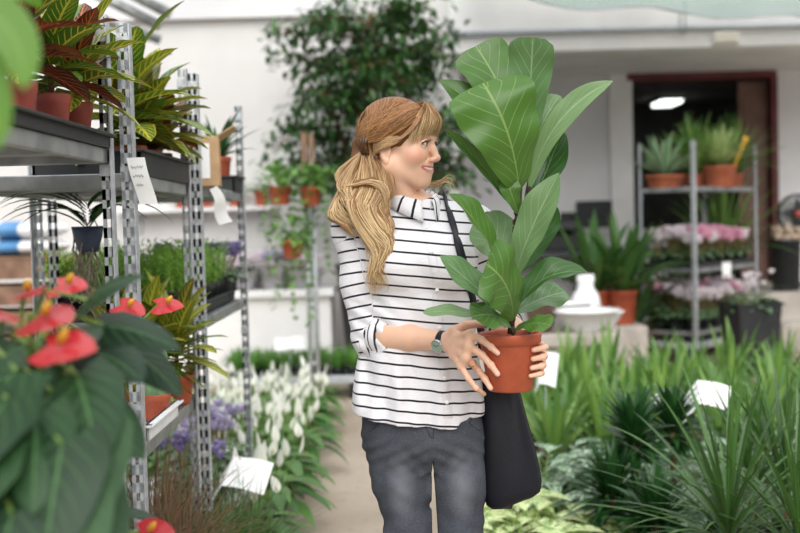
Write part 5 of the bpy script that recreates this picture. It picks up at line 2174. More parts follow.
# ---- shirt
GS = Grid((Wp(318, 300).x, 2.60, .80), (Wp(535, 300).x, 3.10, 1.56), .0032)
SH = [(zc(426), Wp(418, 426).x, 2.862, .174, .133), (zc(410), Wp(418, 410).x, 2.862, .171, .130), (zc(385), Wp(418, 385).x, 2.862, .162, .124), (zc(345), Wp(420, 345).x, 2.86, .146, .112), (zc(300), Wp(421, 300).x, 2.858, .144, .112),
      (zc(262), Wp(418, 262).x, 2.86, .155, .112), (zc(238), Wp(415, 238).x, 2.866, .160, .098), (zc(220), Wp(413, 220).x, 2.876, .128, .078), (zc(210), Wp(411, 210).x, 2.883, .086, .068), (zc(204), Wp(410, 204).x, 2.886, .064, .060)]
GS.loft(SH, .02)
for px in (396, 446):
    GS.ell(Wp(px, 262, -.082), (.066, .052, .066), .045)
GS.chain([rs, Wp(408, 213, .03), ls], [.052, .055, .052], .05)
sleeveR = [rs + V((.012, 0, .0)), rs.lerp(re, .5), re, re.lerp(rw, .16)]
GS.chain(sleeveR[:3], [.054, .053, .052], .025)
GS.chain(sleeveR[2:], [.052, .046], .012)
sleeveL = [ls + V((-.012, 0, 0)), ls.lerp(le, .5), le, le.lerp(lw, .2)]
GS.chain(sleeveL[:3], [.054, .052, .050], .025)
GS.chain(sleeveL[2:], [.050, .045], .012)
# drape folds
X, Y, Z = GS.ax[0][:, None, None], GS.ax[1][None, :, None], GS.ax[2][None, None, :]
x0s = Wp(420, 300).x
low = np.clip((1.22 - Z) / .25, 0, 1)
xx = (X - x0s)
GS.D += (.0060 * low * np.sin(xx * 62 + 2.5 * np.sin(Z * 7) + 1.0) + .0036 * low * np.sin(xx * 118 - Z * 9 + 2) + .0016 * np.sin(Z * 46 + xx * 40 + 1.5 * np.sin(xx * 21))).astype(np.float32)
# folds at the elbow
ex, ez = re.x, re.z
GS.D += (.0035 * np.exp(-(((X - ex) ** 2 + (Z - ez - .03) ** 2) / .004)) * np.sin((Z - ez) * 150 + (X - ex) * 110)).astype(np.float32)
hem = zc(419) + .020 * np.clip(np.abs((X - Wp(425, 300).x) / .165), 0, 1.2) ** 2.2 - .012 * np.clip((X - Wp(425, 400).x) / .06, 0, 1) * np.clip((Wp(458, 400).x - X) / .01, 0, 1)
GS.D = np.maximum(GS.D, (hem - Z).astype(np.float32) + 0 * GS.D)
# neck opening
GS.cap(Wp(411, 190, .01), Wp(411, 206, .01), .058, .050, .004, sub=True)
GS.cap(Wp(418, 205, -.10), Wp(425, 219, -.115), .030, .006, .004, sub=True)
SP, SF = GS.net(1)


def sleeve_coord(P, chain):
    best, co = np.full(len(P), 9.0), np.zeros(len(P))
    acc_ = 0.0
    for a, b in zip(chain[:-1], chain[1:]):
        a, b = np.array(a), np.array(b)
        L = np.linalg.norm(b - a)
        t = ((P - a) @ (b - a)) / L ** 2
        tc = np.clip(t, 0, 1)
        d = np.linalg.norm(P - a - tc[:, None] * (b - a), axis=1)
        m = d < best
        co[m] = (acc_ + t * L)[m]
        best = np.minimum(best, d)
        acc_ += L
    return best, co


ins = smooth_interp(np.clip(SP[:, 2], SH[0][0], SH[-1][0]), sorted(k[0] for k in SH), [k[3] for k in sorted(SH)])
cxs = smooth_interp(np.clip(SP[:, 2], SH[0][0], SH[-1][0]), sorted(k[0] for k in SH), [k[1] for k in sorted(SH)])
dR, cR = sleeve_coord(SP, sleeveR)
dL, cL = sleeve_coord(SP, sleeveL)
st = SP[:, 2] + .010 * np.sin((SP[:, 0] - x0s) * 9) + .03 * (SP[:, 0] - x0s)
onR = (SP[:, 0] < cxs - ins * .86) & (dR < .062) | (SP[:, 0] < rs.x + .03) & (dR < .060) & (SP[:, 2] < zc(240)) | (dR < .056) & (cR > .30)
onL = (SP[:, 0] > cxs + ins * .90) & (dL < .062) | (dL < .056) & (cL > .30)
st = np.where(onR, 5 - cR * 1.0, st)
st = np.where(onL, 5 - cL, st)
shirt = meshnp('shirt', SP - PO, SF, M['shirt'], person, np.stack([st, 0 * st, 0 * st], 1))


def shirt_front(px, py, out=.0):
    p = Wp(px, py, -.1)
    for _ in range(4):
        y = GS.front(p.x, p.z)
        if y is None:
            y = 2.75
        p = at(px, py, y)
    return V((p.x, y - out, p.z))


q = MB()
prev = None
vs, at_ = [], []
NB = 46
for i in range(NB):
    py = 221 + (417 - 221) * i / (NB - 1)
    cxp = 425 + (437 - 425) * min(1, (py - 221) / 60) + 18 * max(0, (py - 300) / 117) * .62
    for dx in (-5.2, -4.2, 0, 4.2, 5.2):
        p = shirt_front(cxp + dx, py, .0035 if abs(dx) < 5 else -.002)
        vs.append(p - V(PO))
        at_.append((p.z + .010 * math.sin((p.x - x0s) * 9) + .03 * (p.x - x0s), 0, 0))
fs = [(i * 5 + k, i * 5 + k + 1, i * 5 + k + 6, i * 5 + k + 5) for i in range(NB - 1) for k in range(4)]
q.add(vs, fs, 0, at_)
q.build('placket', M['shirt'], shirt)
for py in (228, 252, 290, 328, 345, 378, 402):
    cxp = 425 + (437 - 425) * min(1, (py - 221) / 60) + 18 * max(0, (py - 300) / 117) * .62
    p = shirt_front(cxp, py, .006) - V(PO)
    q = MB()
    q.ball((0, 0, 0), .0052, 10, sz=.4, M=Matrix.Rotation(R(90), 3, 'X'))
    q.v = [tuple(V(v) + p) for v in q.v]
    q.build('button', M['button'], shirt)
# cuffs, rolled
for a, b, r0 in ((re.lerp(rw, .08), re.lerp(rw, .19), .0475), (le.lerp(lw, .1), le.lerp(lw, .22), .046)):
    q = MB()
    n = 28
    d = (b - a).normalized()
    e1 = d.orthogonal().normalized()
    e2 = d.cross(e1)
    vs, at_ = [], []
    prof = [(-.3, .0), (0, .05), (.25, .058), (.6, .058), (.95, .055), (1.03, .03), (1.0, -.06), (.5, -.09)]
    for t, rr in prof:
        for k in range(n):
            th_ = 6.2832 * k / n
            r_ = r0 + rr * .06 + .0012 * math.sin(3 * th_ + t * 4)
            p = a + (b - a) * t + (e1 * math.cos(th_) + e2 * math.sin(th_)) * r_
            vs.append(p - V(PO))
            at_.append((5 - t * .04 + .006, 0, 0))
    fs = [(i * n + k, i * n + (k + 1) % n, i * n + n + (k + 1) % n, i * n + n + k) for i in range(len(prof) - 1) for k in range(n)]
    q.add(vs, fs, 0, at_)
    q.build('cuff', M['shirt'], shirt)
# collar: a band round the neck with two turned-down points
q = MB()
cc = Wp(410, 203, .025)
vs, at_ = [], []
NT = 44
rows = [(0.0, -.010, .0), (.001, .010, .0), (.003, .024, .0), (.008, .029, .2), (.014, .024, .45), (.020, .010, .75), (.026, -.006, 1.0)]
fr_dir = math.atan2(-.9, .42)
for i in range(NT + 1):
    u = i / NT
    a = fr_dir + R(12) + u * (2 * math.pi - R(24))
    e = abs(u - .5) * 2            # 0 at the back, 1 at the points
    pt = max(0, (e - .6) / .4)
    for ro, rz, w_ in rows:
        rad = .0535 + ro * (1 - .25 * pt) + .004 * pt
        z = rz - .010 * e - w_ * (.022 * pt ** 1.3) + .010 * (1 - e)
        rx = 1.0 + .12 * pt
        p = cc + V((math.cos(a) * rad * rx + .012 * pt, math.sin(a) * rad * 1.02 - .020 * pt, z - .012 * pt))
        vs.append(p - V(PO))
        at_.append((u * .42 + w_ * .012, 0, 0))
nr = len(rows)
fs = [(i * nr + k, i * nr + nr + k, i * nr + nr + k + 1, i * nr + k + 1) for i in range(NT) for k in range(nr - 1)]
q.add(vs, fs, 0, at_)
col_ = q.build('collar', M['shirt'], shirt)
md = col_.modifiers.new('solid', 'SOLIDIFY')
md.thickness = .0022

# ---- jeans
GJ = Grid((Wp(345, 430).x, 2.64, 0.03), (Wp(505, 430).x, 3.08, .95), .0042)
zj = lambda py: Wp(422, py).z
GJ.loft([(zj(468), Wp(424, 468).x, 2.862, .120, .070), (zj(452), Wp(424, 452).x, 2.862, .146, .100), (zj(440), Wp(423, 440).x, 2.862, .155, .114), (zj(425), Wp(423, 425).x, 2.862, .156, .116), (zj(405), Wp(420, 405).x, 2.86, .150, .108), (zj(385), Wp(419, 385).x, 2.86, .138, .100)], .02)
lg = []
for pts in (((397, 436, .012), (401, 480, .004), (409, 533, -.008), (413, 580, -.012), (414, 640, .01), (416, 735, .03)), ((457, 436, .008), (460, 480, .0), (459.5, 533, -.008), (458, 580, -.012), (457, 640, .01), (456, 733, .03))):
    P_ = [Wp(*p) for p in pts]
    lg.append(P_)
    rads = [.079, .0705, .0565, .0525, .050, .040]
    GJ.chain(P_, rads, .03)
Xj, Yj, Zj = GJ.ax[0][:, None, None], GJ.ax[1][None, :, None], GJ.ax[2][None, None, :]
xj0 = Wp(432, 440).x
GJ.D += (.0024 * np.exp(-((Zj - zj(446)) / .045) ** 2) * np.sin((Zj * 1.0 + np.abs(Xj - xj0) * .55) * 170) + .0016 * np.sin(Zj * 95 + np.sin(Xj * 40) * 2) * np.clip((.80 - Zj) / .1, 0, 1) + .0022 * np.exp(-((Zj - zj(545)) / .07) ** 2) * np.sin(Zj * 140 + Xj * 60)).astype(np.float32)
# gap between the thighs
gx = Wp(433, 480).x + (zj(480) - Zj) * .012
gw = np.clip((zj(454) - Zj) / (zj(454) - zj(545)), 0, 1) ** .8 * .0075 + np.where(Zj < zj(454), .0010, -.05)
GJ.D = np.maximum(GJ.D, (gw - np.abs(Xj - gx)).astype(np.float32) + 0 * GJ.D)
GJ.D += (.0020 * np.exp(-((Zj - zj(462)) / .05) ** 2) * np.exp(-((np.abs(Xj - xj0) - .05) / .05) ** 2) * np.sin((Zj * .8 - np.abs(Xj - xj0) * .9) * 150)).astype(np.float32)
JP, JF = GJ.net(1)
fade = np.zeros(len(JP))
for P_, dx in zip(lg, (0, 0)):
    c = np.array(P_[1])
    q_ = (JP - c) / (.035, .2, .10)
    fade = np.maximum(fade, np.clip(1.15 - np.linalg.norm(q_[:, [0, 2]], axis=1), 0, 1) * (JP[:, 1] < 2.86))
seam = np.zeros(len(JP))
for P_, sx in zip(lg, (-1, 1)):
    for sgn in (-1, 1):
        pass
jeans = meshnp('jeans', JP - PO, JF, M['jeans'], person, np.stack([fade, seam, 0 * seam], 1))


def jfront(px, py, out):
    p = Wp(px, py, -.1)
    y = 2.75
    for _ in range(4):
        yy = GJ.front(p.x, p.z)
        y = yy if yy is not None else y
        p = at(px, py, y)
    return V((p.x, y - out, p.z)) - V(PO)


for nm_, pl_ in (('fly_seam', [(434, 405), (434, 420), (433.5, 432), (433, 441)]), ('fly_seam', [(426, 418), (426.5, 428), (430, 436), (433, 439)]), ('pocket_seam', [(372, 416), (378, 424), (372, 430), (366, 433)]), ('pocket_seam', [(474, 414), (469, 423), (476, 429), (481, 431)])):
    q = MB()
    pts = []
    for a, b in zip(pl_[:-1], pl_[1:]):
        for k in range(4):
            pts.append(jfront(a[0] + (b[0] - a[0]) * k / 4, a[1] + (b[1] - a[1]) * k / 4, .0002))
    q.tube(pts, .0012, 5)
    q.build(nm_, M['thread'], jeans)
for P_ in lg:
    q = MB()
    an = P_[-1] - V(PO)
    rows_ = [(-.085, .028, .052), (-.06, .038, .055), (0, .038, .06), (.06, .042, .07), (.12, .046, .06), (.165, .04, .04), (.185, .02, .028)]
    n = 14
    vs = []
    for t, hw, hh in rows_:
        for k in range(n):
            a = 6.2832 * k / n
            vs.append((an.x + hw * math.cos(a), an.y - .02 - t + .03, max(.0, hh * .5 + hh * .5 * math.sin(a) * (1 if math.sin(a) > 0 else 1.0))))
    fs = [(i * n + k, i * n + (k + 1) % n, i * n + n + (k + 1) % n, i * n + n + k) for i in range(len(rows_) - 1) for k in range(n)]
    fs += [tuple(range(n - 1, -1, -1)), tuple((len(rows_) - 1) * n + k for k in range(n))]
    q.add(vs, fs)
    q.build('shoe', M['shoe'], person)

# ---- wristwatch and ring
wd = (wr - re).normalized()
wc = re.lerp(rw, .955)
e1 = V((0, -1, .15))
e1 = (e1 - wd * e1.dot(wd)).normalized()
e2 = wd.cross(e1)
wt = MB()
n = 28
prof = [(-.0085, .0), (-.0085, .0016), (.0085, .0016), (.0085, .0)]
vs = []
for t, rr in prof:
    for k in range(n):
        a = 6.2832 * k / n
        vs.append(wc + wd * t + (e1 * math.cos(a) * (.0252 + rr) + e2 * math.sin(a) * (.0248 + rr)) - V(PO))
fs = [(i * n + k, i * n + (k + 1) % n, i * n + n + (k + 1) % n, i * n + n + k) for i in range(3) for k in range(n)]
wt.add(vs, fs)
watch = wt.build('wristwatch', M['bag'], person)
dn = (e1 * .86 - e2 * .5 * (1 if e2.z > 0 else -1)).normalized()
dc = wc + dn * .0262 - V(PO)
dq = dn.to_track_quat('Z', 'Y').to_matrix()
for nm_, prof, mt in (('watch_case', [(.0, -.002), (.0165, -.002), (.018, .001), (.0175, .005), (.0155, .0065), (.0145, .0055)], 'chrome'), ('watch_face', [(.0147, .0054), (.008, .0056), (.0005, .0057)], 'watch_glass')):
    q = MB()
    q.lathe(prof, n=24)
    q.v = [tuple(dq @ V(v) + dc) for v in q.v]
    q.build(nm_, M[mt], watch)
q = MB()
for an_, ln in ((.6, .009), (2.6, .011)):
    q.tube([dq @ V((0, 0, .0062)) + dc, dq @ V((math.cos(an_) * ln, math.sin(an_) * ln, .0062)) + dc], .0006, 4)
q.build('watch_hands', M['ink'], watch)
rp_ = f3[0].lerp(f3[1], .55)
rd = (f3[1] - f3[0]).normalized()
e1 = rd.orthogonal().normalized()
e2 = rd.cross(e1)
q = MB()
q.tube([rp_ + (e1 * math.cos(6.2832 * k / 20) + e2 * math.sin(6.2832 * k / 20)) * .0096 - V(PO) for k in range(21)], .0013, 6)
q.build('ring', M['gold'], person)

# ---- hair
hair_root = person
GH = Grid((-.14, -.16, -.32), (.14, .13, .16), .0032)
GH.ell((0, -.022, .030), (.0815, .093, .086), 0)
GH.ell((0, .022, .046), (.068, .066, .054), .02)
# face and neck stay clear
GH.ell((0, .085, -.040), (.085, .066, .070), .010, sub=True)
GH.ell((.0, .055, -.075), (.12, .055, .075), .012, sub=True)
GH.ell((.075, .012, -.032), (.03, .022, .028), .008, sub=True)


def hl(px, py, dy):
    return tuple(w2h(Wp(px, py, dy)))


TG = [[(361, 163, .02), (352, 182, -.01), (340, 202, -.03), (334, 216, -.045), (346, 226, -.075), (354, 236, -.085)],
      [(362, 166, .0), (350, 176, -.03), (346, 190, -.05), (362, 205, -.075), (372, 222, -.09), (366, 242, -.1)],
      [(366, 165, -.02), (364, 185, -.05), (354, 205, -.08), (366, 232, -.1), (379, 256, -.11), (368, 280, -.12), (371, 300, -.115)],
      [(372, 166, -.035), (374, 186, -.06), (366, 208, -.085), (378, 234, -.11), (389, 252, -.115), (376, 276, -.12), (386, 288, -.118), (376, 299, -.115)],
      [(380, 162, -.05), (382, 186, -.07), (373, 210, -.09), (386, 232, -.11), (381, 252, -.115), (390, 266, -.118)],
      [(389, 164, -.055), (391, 186, -.065), (384, 208, -.085), (391, 228, -.1), (384, 246, -.11)],
      [(362, 164, .01), (345, 172, -.01), (350, 186, -.05), (372, 182, -.08), (384, 191, -.09), (386, 212, -.1), (378, 232, -.11)]]
TGh = [[np.array(hl(*p)) for p in g] for g in TG]
for g, r_ in zip(TGh, (.017, .018, .019, .017, .014, .010, .012)):
    n = len(g)
    GH.chain([tuple(p) for p in g], [r_ * .78 * (.9 if i == 0 else (1 if i < n - 2 else .62 if i == n - 2 else .3)) for i in range(n)], .014)
GH.chain([(.0, -.108, .0), (.01, -.105, -.04), tuple(TGh[2][0])], [.03, .026, .02], .02)
HPm, HFm = GH.net(2)
hu = np.clip((.10 - HPm[:, 2]) / .30, 0, 1)
hlv = np.stack([hu * .6, 0 * hu, .15 + 0 * hu], 1)  # under-mass coloured dark, a painted shade for the gaps between strands


def catmull(pts, n):
    pts = [np.asarray(p, float) for p in pts]
    P4 = [2 * pts[0] - pts[1]] + pts + [2 * pts[-1] - pts[-2]]
    out = []
    m = len(pts) - 1
    for i in range(n):
        t = i / (n - 1) * m
        k = min(int(t), m - 1)
        u = t - k
        a, b, c, d = P4[k:k + 4]
        out.append(.5 * ((2 * b) + (c - a) * u + (2 * a - 5 * b + 4 * c - d) * u * u + (3 * b - a - 3 * c + d) * u ** 3))
    return np.array(out)


def capsurf(p, off=.0):
    """push a point out onto the hair cap"""
    p = np.array(p, float)
    c = np.array((0, -.022, .030))
    rr = np.array((.0815, .093, .086))
    d = (p - c) / rr
    L = np.linalg.norm(d)
    return c + (p - c) / L * (1 + off / .085)


hs = MB()
hg = random.Random(5)


def strand(pts, r0, u0, u1, rn):
    n = len(pts)
    W_ = [V(h2w(p) - PO) for p in pts]
    b0 = len(hs.a)
    rad = [r0 * (.75 + .25 * math.sin(math.pi * i / (n - 1))) * (1 if i < n * .7 else max(.12, (n - 1 - i) / (n * .3))) for i in range(n)]
    hs.tube(W_, rad, 4, cap=False)
    for i in range(b0, len(hs.a)):
        k = (i - b0) // 4
        hs.a[i] = (u0 + (u1 - u0) * k / (n - 1), 0, rn)


CLIP = np.array((.045, -.098, -.012))
CC_ = np.array((0, -.022, .030))
CR_ = np.array((.0815, .093, .086))


def capcurve(dirs, n, off, end=None):
    d = catmull(dirs, n)
    d /= np.linalg.norm(d, axis=1)[:, None]
    P = CC_ + d * CR_ * (1 + off / .085)
    e = (P - (0, .022, .046)) / (.0695 + off, .0675 + off, .0555 + off)      # the fuller front of the crown
    L = np.linalg.norm(e, axis=1)[:, None]
    return np.where(L < 1, (0, .022, .046) + (P - (0, .022, .046)) / L, P)


nrmv = lambda v: np.asarray(v, float) / np.linalg.norm(v)
for i in range(1500):     # swept back from the parting to the clip, on her right
    s_ = hg.random()
    low_ = hg.random()
    f0 = 1.12 - 1.92 * s_
    d0 = nrmv((hg.uniform(-.12, .02), f0, .9 - .15 * abs(f0)))
    d1 = nrmv((.62 - .1 * low_, f0 * .62 + .12, .85 - .55 * low_))
    d2 = nrmv((.92, f0 * .30 - .12, .62 - .80 * low_))
    d3 = nrmv((.74, -.62, .28 - .62 * low_))
    d4 = nrmv((.42 + hg.uniform(-.12, .12), -.95, -.32 + hg.uniform(-.16, .16) - .1 * low_))
    strand(capcurve([d0, d1, d2, d3, d4], 18, hg.uniform(.0015, .0075)), hg.uniform(.0007, .0013), 0, .45, hg.random() ** 1.25)
for i in range(800):     # far side and back of the head
    s_ = hg.random()
    f0 = .95 - 1.85 * s_
    d0 = nrmv((hg.uniform(-.12, .02), f0, .9 - .15 * abs(f0)))
    if i % 2:
        d1 = nrmv((-.7, f0 * .5, .55))
        d2 = nrmv((-.9, -.35 - .2 * s_, .1 - .4 * hg.random()))
        d3 = nrmv((-.35, -.95, -.3 - .2 * hg.random()))
    else:
        d1 = nrmv((hg.uniform(-.3, .4), f0 - .5, .75 - .2 * s_))
        d2 = nrmv((hg.uniform(-.3, .45), -.9, .3))
        d3 = nrmv((hg.uniform(-.1, .4), -.95, -.35))
    strand(capcurve([d0, d1, d2, d3], 14, hg.uniform(.001, .006)), hg.uniform(.0008, .0014), 0, .4, hg.random() ** 1.2)
for i in range(560):     # the fringe, swept across the brow towards the temples
    s_ = hg.random()
    rr0 = hg.uniform(-.02, .012)
    root = capsurf((rr0, hg.uniform(.030, .062), .115), .003)
    tgt = -.052 + .118 * s_
    z1 = .030 - .010 * hg.random() - .024 * max(0, (tgt - .02) / .046) - .012 * max(0, (-tgt - .02) / .03)
    yv = .094 - (abs(tgt) / .066) ** 2.2 * .045
    b1 = np.array((tgt * .42, .070, .101)) + hg.uniform(-.004, .004)
    b2 = np.array((tgt * .85, yv + .010, .062)) + hg.uniform(-.003, .003)
    b3 = np.array((tgt * 1.12, yv - .002, z1)) + hg.uniform(-.003, .003)
    strand(catmull([root, b1, b2, b3], 14), hg.uniform(.0007, .0013), .0, hg.uniform(.55, 1.0), hg.random() ** .9)
for i in range(160):      # locks framing the face down to the ear
    s_ = hg.random()
    root = capsurf((.01, .055, .112), .004)
    b1 = np.array((.055 + .006 * s_, .074 - .01 * s_, .062))
    b2 = np.array((.073, .044 - .012 * s_, .020))
    b3 = np.array((.085, .012 - .012 * s_, .006 + hg.uniform(-.012, .012)))
    b4 = np.array((.084 + hg.uniform(-.002, .002), -.04, -.016 + hg.uniform(-.016, .016)))
    strand(catmull([root, b1, b2, b3, b4], 16), hg.uniform(.0008, .0014), .05, .6, hg.random())
for i in range(1500):     # the waves falling over her shoulder
    g = hg.choice((0, 0, 1, 1, 2, 2, 2, 3, 3, 3, 4, 4, 5, 6, 6))
    A, B_ = TGh[g], TGh[min(6, g + 1) if g < 5 else g]
    t = hg.random() * .55
    n = 26
    pa, pb = catmull(A, n), catmull(B_, n)
    pts = pa * (1 - t) + pb * t if g < 5 else pa.copy()
    rad = (.019, .020, .021, .019, .016, .011, .013)[g]
    ang, ra = hg.uniform(0, 6.28), hg.uniform(.75, 1.12) * rad
    tw = hg.uniform(1.0, 3.2)
    fr_ = hg.uniform(.7, 1.0)
    m = int(n * fr_)
    for k in range(n):
        u = k / (n - 1)
        env = .75 + .35 * math.sin(u * 2.8)
        if u > .7:
            env *= 1 - (u - .7) / .3 * .75
        pts[k] += np.array((math.cos(ang + tw * u), math.sin(ang + tw * u) * .8, .35 * math.sin(ang * 2 + u * 3))) * ra * env
    strand(pts[:m], hg.uniform(.0007, .0014), .35, 1.0 if g != 5 else .6, hg.random() ** .8)
for i in range(620):     # from the crown and the clip down into the waves
    g = hg.choice((0, 1, 2, 3, 4, 5, 5, 6))
    A = TGh[g]
    a_ = hg.random()
    if g == 5 or g == 4:
        st_ = [nrmv((.95, -.20 - .3 * a_, .05)), nrmv((.93, -.30 - .3 * a_, -.25)), nrmv((.88, -.35 - .25 * a_, -.6))]
    else:
        st_ = [nrmv((.75, -.55 - .2 * a_, .15)), nrmv((.68, -.75 - .1 * a_, -.15)), nrmv((.60 + .2 * a_, -.75, -.55))]
    up_p = capcurve(st_, 3, hg.uniform(.002, .008))
    o_ = np.array((.012 + hg.uniform(-.004, .008), hg.uniform(-.014, .014), 0))
    pts = list(up_p) + [A[1] + o_ * 1.2, A[2] + o_, A[3] + o_ * .8] + ([A[4] + o_ * .5] if len(A) > 5 else [])
    strand(catmull(pts, 20), hg.uniform(.0008, .0014), .2, .85 if g != 5 else .5, hg.random() ** 1.0)
for i in range(14):      # loose wisps beyond the neck and round the outline
    if i < 14:
        a = [(418, 186, .08), (436, 184 + hg.uniform(-4, 4), .06), (449, 180 + hg.uniform(-6, 6), .05), (456 + hg.uniform(-6, 4), 188 + hg.uniform(-8, 10), .05)]
    else:
        x = hg.uniform(356, 412)
        a = [(x, 104, 0), (x - 6, 96 + hg.uniform(0, 5), .0), (x - 20, 104 + hg.uniform(0, 8), .0), (x - 30, 122 + hg.uniform(-4, 8), .0)]
        if x - 30 < 350:
            continue
    strand(catmull([hl(*p) for p in a], 12), .0006, .5, .95, hg.random())
hair = meshnp('hair', h2w(HPm) - PO, HFm, M['hair'], person, hlv)
hs.build('hair_strands', M['hair'], hair)
# clip
q = MB()
for k in range(3):
    th_ = -.5 + k * .5
    pts = []
    for i in range(9):
        u = i / 8 * 2 - 1
        p = np.array((.066 + .008 * (1 - u * u) - .012 * th_, -.068 - .005 * (1 - u * u) - .020 * th_, u * .027 + .0))
        pts.append(h2w(p) - PO)
    q.tube(pts, [.003, .0045, .0055, .006, .006, .006, .0055, .0045, .003], 8)
q.build('hair_clip', M['tortoise'], person)
# ================================================================== THE CARRIED FIDDLE-LEAF FIG
FL = thing('fiddle_leaf_fig', 'big-leaved fiddle-leaf fig in a terracotta pot held by the woman', 'plant', (PX, PY, pbot.z))
FO = V((PX, PY, pbot.z))
ph_ = ptop.z - pbot.z
tilt = (ptop.x - pbot.x)
q = MB()
prof = [(.001, 0), (PR_BOT - .004, 0), (PR_BOT, .004), (PR_BOT + (PR_TOP - PR_BOT) * .80, ph_ * .80), (PR_TOP - .002, ph_ * .82), (PR_TOP + .003, ph_ * .835), (PR_TOP + .0055, ph_ * .985), (PR_TOP + .005, ph_), (PR_TOP + .001, ph_ + .001), (PR_TOP - .003, ph_ * .97), (PR_TOP - .004, ph_ * .86)]
q.lathe(prof, n=48)
q.build('pot', M['terracotta'], FL)
q = MB()
q.lathe([(PR_TOP - .0045, ph_ * .87), (.04, ph_ * .89), (.001, ph_ * .9)], n=32)
q.build('soil', M['soil'], FL)
SDY = POTC[1]
stem_px = [(511, 334, SDY), (512, 300, SDY), (515, 262, SDY), (518, 222, SDY + .005), (520, 188, SDY), (524, 150, SDY), (529, 112, SDY)]
q = MB()
q.tube([Wp(*p) - FO for p in stem_px], [.0085, .0075, .007, .0065, .006, .0055, .004], 10)
for k in range(26):
    p = Wp(516 + 3 * math.sin(k * 1.7) * .5, 250 - k * 3.1, SDY) - FO
    q.ball(p + V((math.cos(k * 2.4) * .006, math.sin(k * 2.4) * .006, 0)), .0042, 6, sz=1.7)
q.build('stem', M['dark_bark'], FL)


def P_fig(u):
    return float(smooth_interp(np.array([u]), [0, .06, .18, .35, .55, .72, .87, .95, 1.0], [.06, .26, .45, .60, .86, 1.0, .86, .58, .10])[0])


M['fig_dark'] = leafmat('fig_leaf_dark', '#3B6529', '#2C5022', '#86A45E', 7, .04, .75, .03, rough=.34, trans=.18, spec=.5, veinmix=.5)
def P_fan(u):
    return float(smooth_interp(np.array([u]), [0, .06, .18, .35, .55, .75, .9, .97, 1.0], [.06, .28, .48, .66, .85, .98, 1.0, .86, .55])[0])


def P_tip(u):
    return float(smooth_interp(np.array([u]), [0, .06, .18, .35, .55, .72, .87, .95, 1.0], [.06, .30, .52, .74, .96, .98, .66, .34, .04])[0])


FIGL = [  # base, control, tip as (px, py, depth from the pot axis), width px, facing, material, fold, outline
    ((519, 190, -.01), (514, 128, -.15), (483, 83, -.09), 88, (.12, -1, .4), 'fig', .10, P_fan),
    ((524, 152, .02), (508, 92, .05), (476, 46, .09), 62, (.2, -1, .25), 'fig', .16, P_fan),
    ((528, 150, .00), (530, 88, .02), (533, 37, -.04), 46, (-.25, -1, .1), 'fig_sheen', .30, P_fan),
    ((529, 190, .00), (544, 112, -.04), (613, 81, -.02), 24, (.35, -.85, .7), 'fig_sheen', .55, P_tip),
    ((530, 186, .02), (532, 128, .03), (560, 96, .04), 34, (-.3, -1, .2), 'fig_sheen', .3, P_fig),
    ((527, 218, .03), (544, 176, .05), (563, 130, .08), 36, (-.4, -1, .1), 'fig_dark', .4, P_tip),
    ((527, 160, .05), (535, 120, .06), (536, 82, .07), 20, (-.6, -.8, .1), 'fig_dark', .4, P_tip),
    ((508, 202, .0), (488, 168, -.05), (445, 129, -.09), 15, (-.25, -.9, .6), 'fig', .7, P_tip),
    ((522, 150, .03), (482, 106, .06), (440, 80, .08), 30, (-.4, -.7, .9), 'fig', .3, P_tip),
    ((516, 274, .0), (525, 236, -.05), (559, 173, -.05), 36, (-.45, -1, .25), 'fig_sheen', .45, P_tip),
    ((518, 272, .04), (545, 240, .07), (546, 202, .09), 36, (-.3, -1, .1), 'fig_dark', .3, P_fig),
    ((499, 268, .0), (486, 226, -.07), (449, 194, -.08), 30, (.6, -.65, .5), 'fig', .6, P_tip),
    ((514, 276, .05), (506, 246, .09), (480, 216, .12), 52, (.1, -1, .15), 'fig_sheen', .15, P_fig),
    ((511, 316, -.01), (478, 290, -.11), (440, 256, -.10), 36, (.25, -.75, .8), 'fig_sheen', .35, P_tip),
    ((513, 320, -.03), (514, 282, -.16), (486, 264, -.19), 66, (.05, -.9, .5), 'fig', .12, P_fan),
    ((513, 318, .0), (532, 266, -.06), (587, 272, -.03), 36, (-.35, -.6, .9), 'fig_dark', .55, P_tip),
    ((512, 314, .03), (540, 296, .07), (566, 292, .10), 44, (.0, -.6, 1), 'fig_sheen', .2, P_fig),
    ((508, 326, -.03), (468, 306, -.09), (423, 313, -.10), 22, (.1, -.5, 1), 'fig_sheen', .2, P_fig),
    ((513, 331, -.05), (500, 308, -.12), (472, 317, -.15), 38, (.05, -.75, .8), 'fig', .12, P_fig),
    ((514, 330, -.04), (532, 318, -.10), (551, 326, -.13), 28, (-.1, -.7, .8), 'fig', .15, P_fig),
    ((519, 214, -.01), (512, 196, -.05), (506, 178, -.03), 22, (.1, -1, .3), 'fig', .3, P_fig),
]
for k, (a, b_, c, wpx, fc, mt, fo, pf) in enumerate(FIGL):
    A_p, B_p, C_p = (Wp(p[0], p[1], SDY + p[2]) - FO for p in (a, b_, c))

    def pth(u, A=A_p, B=B_p, C=C_p):
        i = 1 - u
        return A * i * i + B * 2 * i * u + C * u * u
    q = MB()
    q.leaf(A_p, (0, 0, 1), 1, wpx / 428.0, pf, up=fc, fold=fo, wave=.11, nf=2.6, nu=22, nv=5, path=pth, rnd=(k * .37) % 1, cup=.10)
    lf_ = q.build('leaf', M[mt], FL)
    if k % 3 == 0:
        q = MB()
        q.ball(A_p, .007, 8, sz=1.6)
        q.build('bud_scale', M['dark_bark'], lf_)

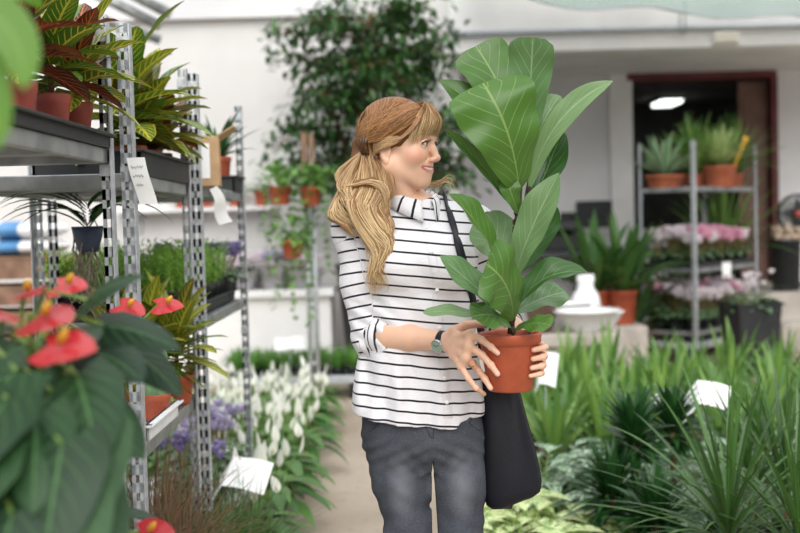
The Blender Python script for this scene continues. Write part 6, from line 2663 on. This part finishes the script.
# ================================================================== THE SHOULDER BAG
BG = Wp(506, 440, -.02)
bag = thing('shoulder_bag', 'soft navy-black leather shoulder bag hanging at the hip of the woman', 'bag', (BG.x, BG.y, BG.z))
BO = V(BG)
q = MB()
n = 28
vs, fs = [], []
secs = [(372, 497, 15, .012, 0), (380, 498, 17, .022, 0), (395, 500, 20, .030, 0), (420, 504, 22.5, .038, .5), (445, 508, 25, .044, 2), (470, 511, 27.5, .048, 4), (488, 512.5, 28.5, .048, 6), (497, 513, 27, .044, 7), (501, 513, 22, .034, 7), (502, 513, 10, .015, 7), (502, 513, 1, .002, 7)]
for py, cx_, ap, bb, sh_ in secs:
    c = Wp(cx_, py, -.02)
    for k in range(n):
        t = 6.2832 * k / n
        x = abs(math.cos(t)) ** .6 * (1 if math.cos(t) > 0 else -1)
        y = abs(math.sin(t)) ** .8 * (1 if math.sin(t) > 0 else -1)
        fold_ = .004 * math.sin(x * 5 + py * .05) * (1 if y < 0 else .3)
        vs.append(V((c.x + x * ap / 388.0, c.y + y * bb + fold_, c.z + x * sh_ / 388.0)) - BO)
for i in range(len(secs) - 1):
    for k in range(n):
        j = (k + 1) % n
        fs.append((i * n + k, i * n + n + k, i * n + n + j, i * n + j))
q.add(vs, fs)
q.build('body', M['bag'], bag)
q = MB()
q.tube([V(vs[k + 1 * n]) for k in list(range(n)) + [0]], .003, 6)
q.build('top_edge', M['bag'], bag)
q = MB()
q.tube([V(vs[n * i]) * 1.0 for i in range(0, 8)], .0022, 6)
q.build('side_seam', M['bag'], bag)
pts = []
for u in range(15):
    t = u / 14
    px = 445 + (484 - 445) * t ** .92
    py = 200 + (345 - 200) * t
    p = shirt_front(px, py, .004)
    pts.append(p)
top_ = [Wp(437, 206, .10), Wp(440, 198, .06), Wp(442, 196, .03), Wp(444, 197, -.0)]
for i in range(len(top_)):
    top_[i] = top_[i] + V((0, 0, .006))
pts = [Wp(470, 330, .16), Wp(452, 260, .155), Wp(440, 222, .135)] + top_ + pts + [Wp(490, 362, -.075), Wp(496, 376, -.04)]
pts = [Wp(497, 378, .02), Wp(490, 366, .12)] + pts
ct = catmull(pts, 60)
q = MB()
vs = []
for i, p in enumerate(ct):
    d = V(ct[min(i + 1, 59)] - ct[max(i - 1, 0)]).normalized()
    rad_ = V((p[0] - Wp(412, 260).x, p[1] - 2.87, 0))
    rad_ = V((rad_.x * .5, rad_.y, .3 if 12 > i > 4 else .0)).normalized()
    s_ = d.cross(rad_).normalized()
    nrm = s_.cross(d)
    if nrm.dot(rad_) < 0:
        nrm = -nrm
    for a, b_ in ((-.0105, .0), (-.0105, .003), (.0105, .003), (.0105, .0)):
        vs.append(V(p) + s_ * a + nrm * b_ - BO)
fs = [(i * 4 + k, i * 4 + (k + 1) % 4, i * 4 + 4 + (k + 1) % 4, i * 4 + 4 + k) for i in range(59) for k in range(4)]
q.add(vs, fs)
q.build('strap', M['bag'], bag)
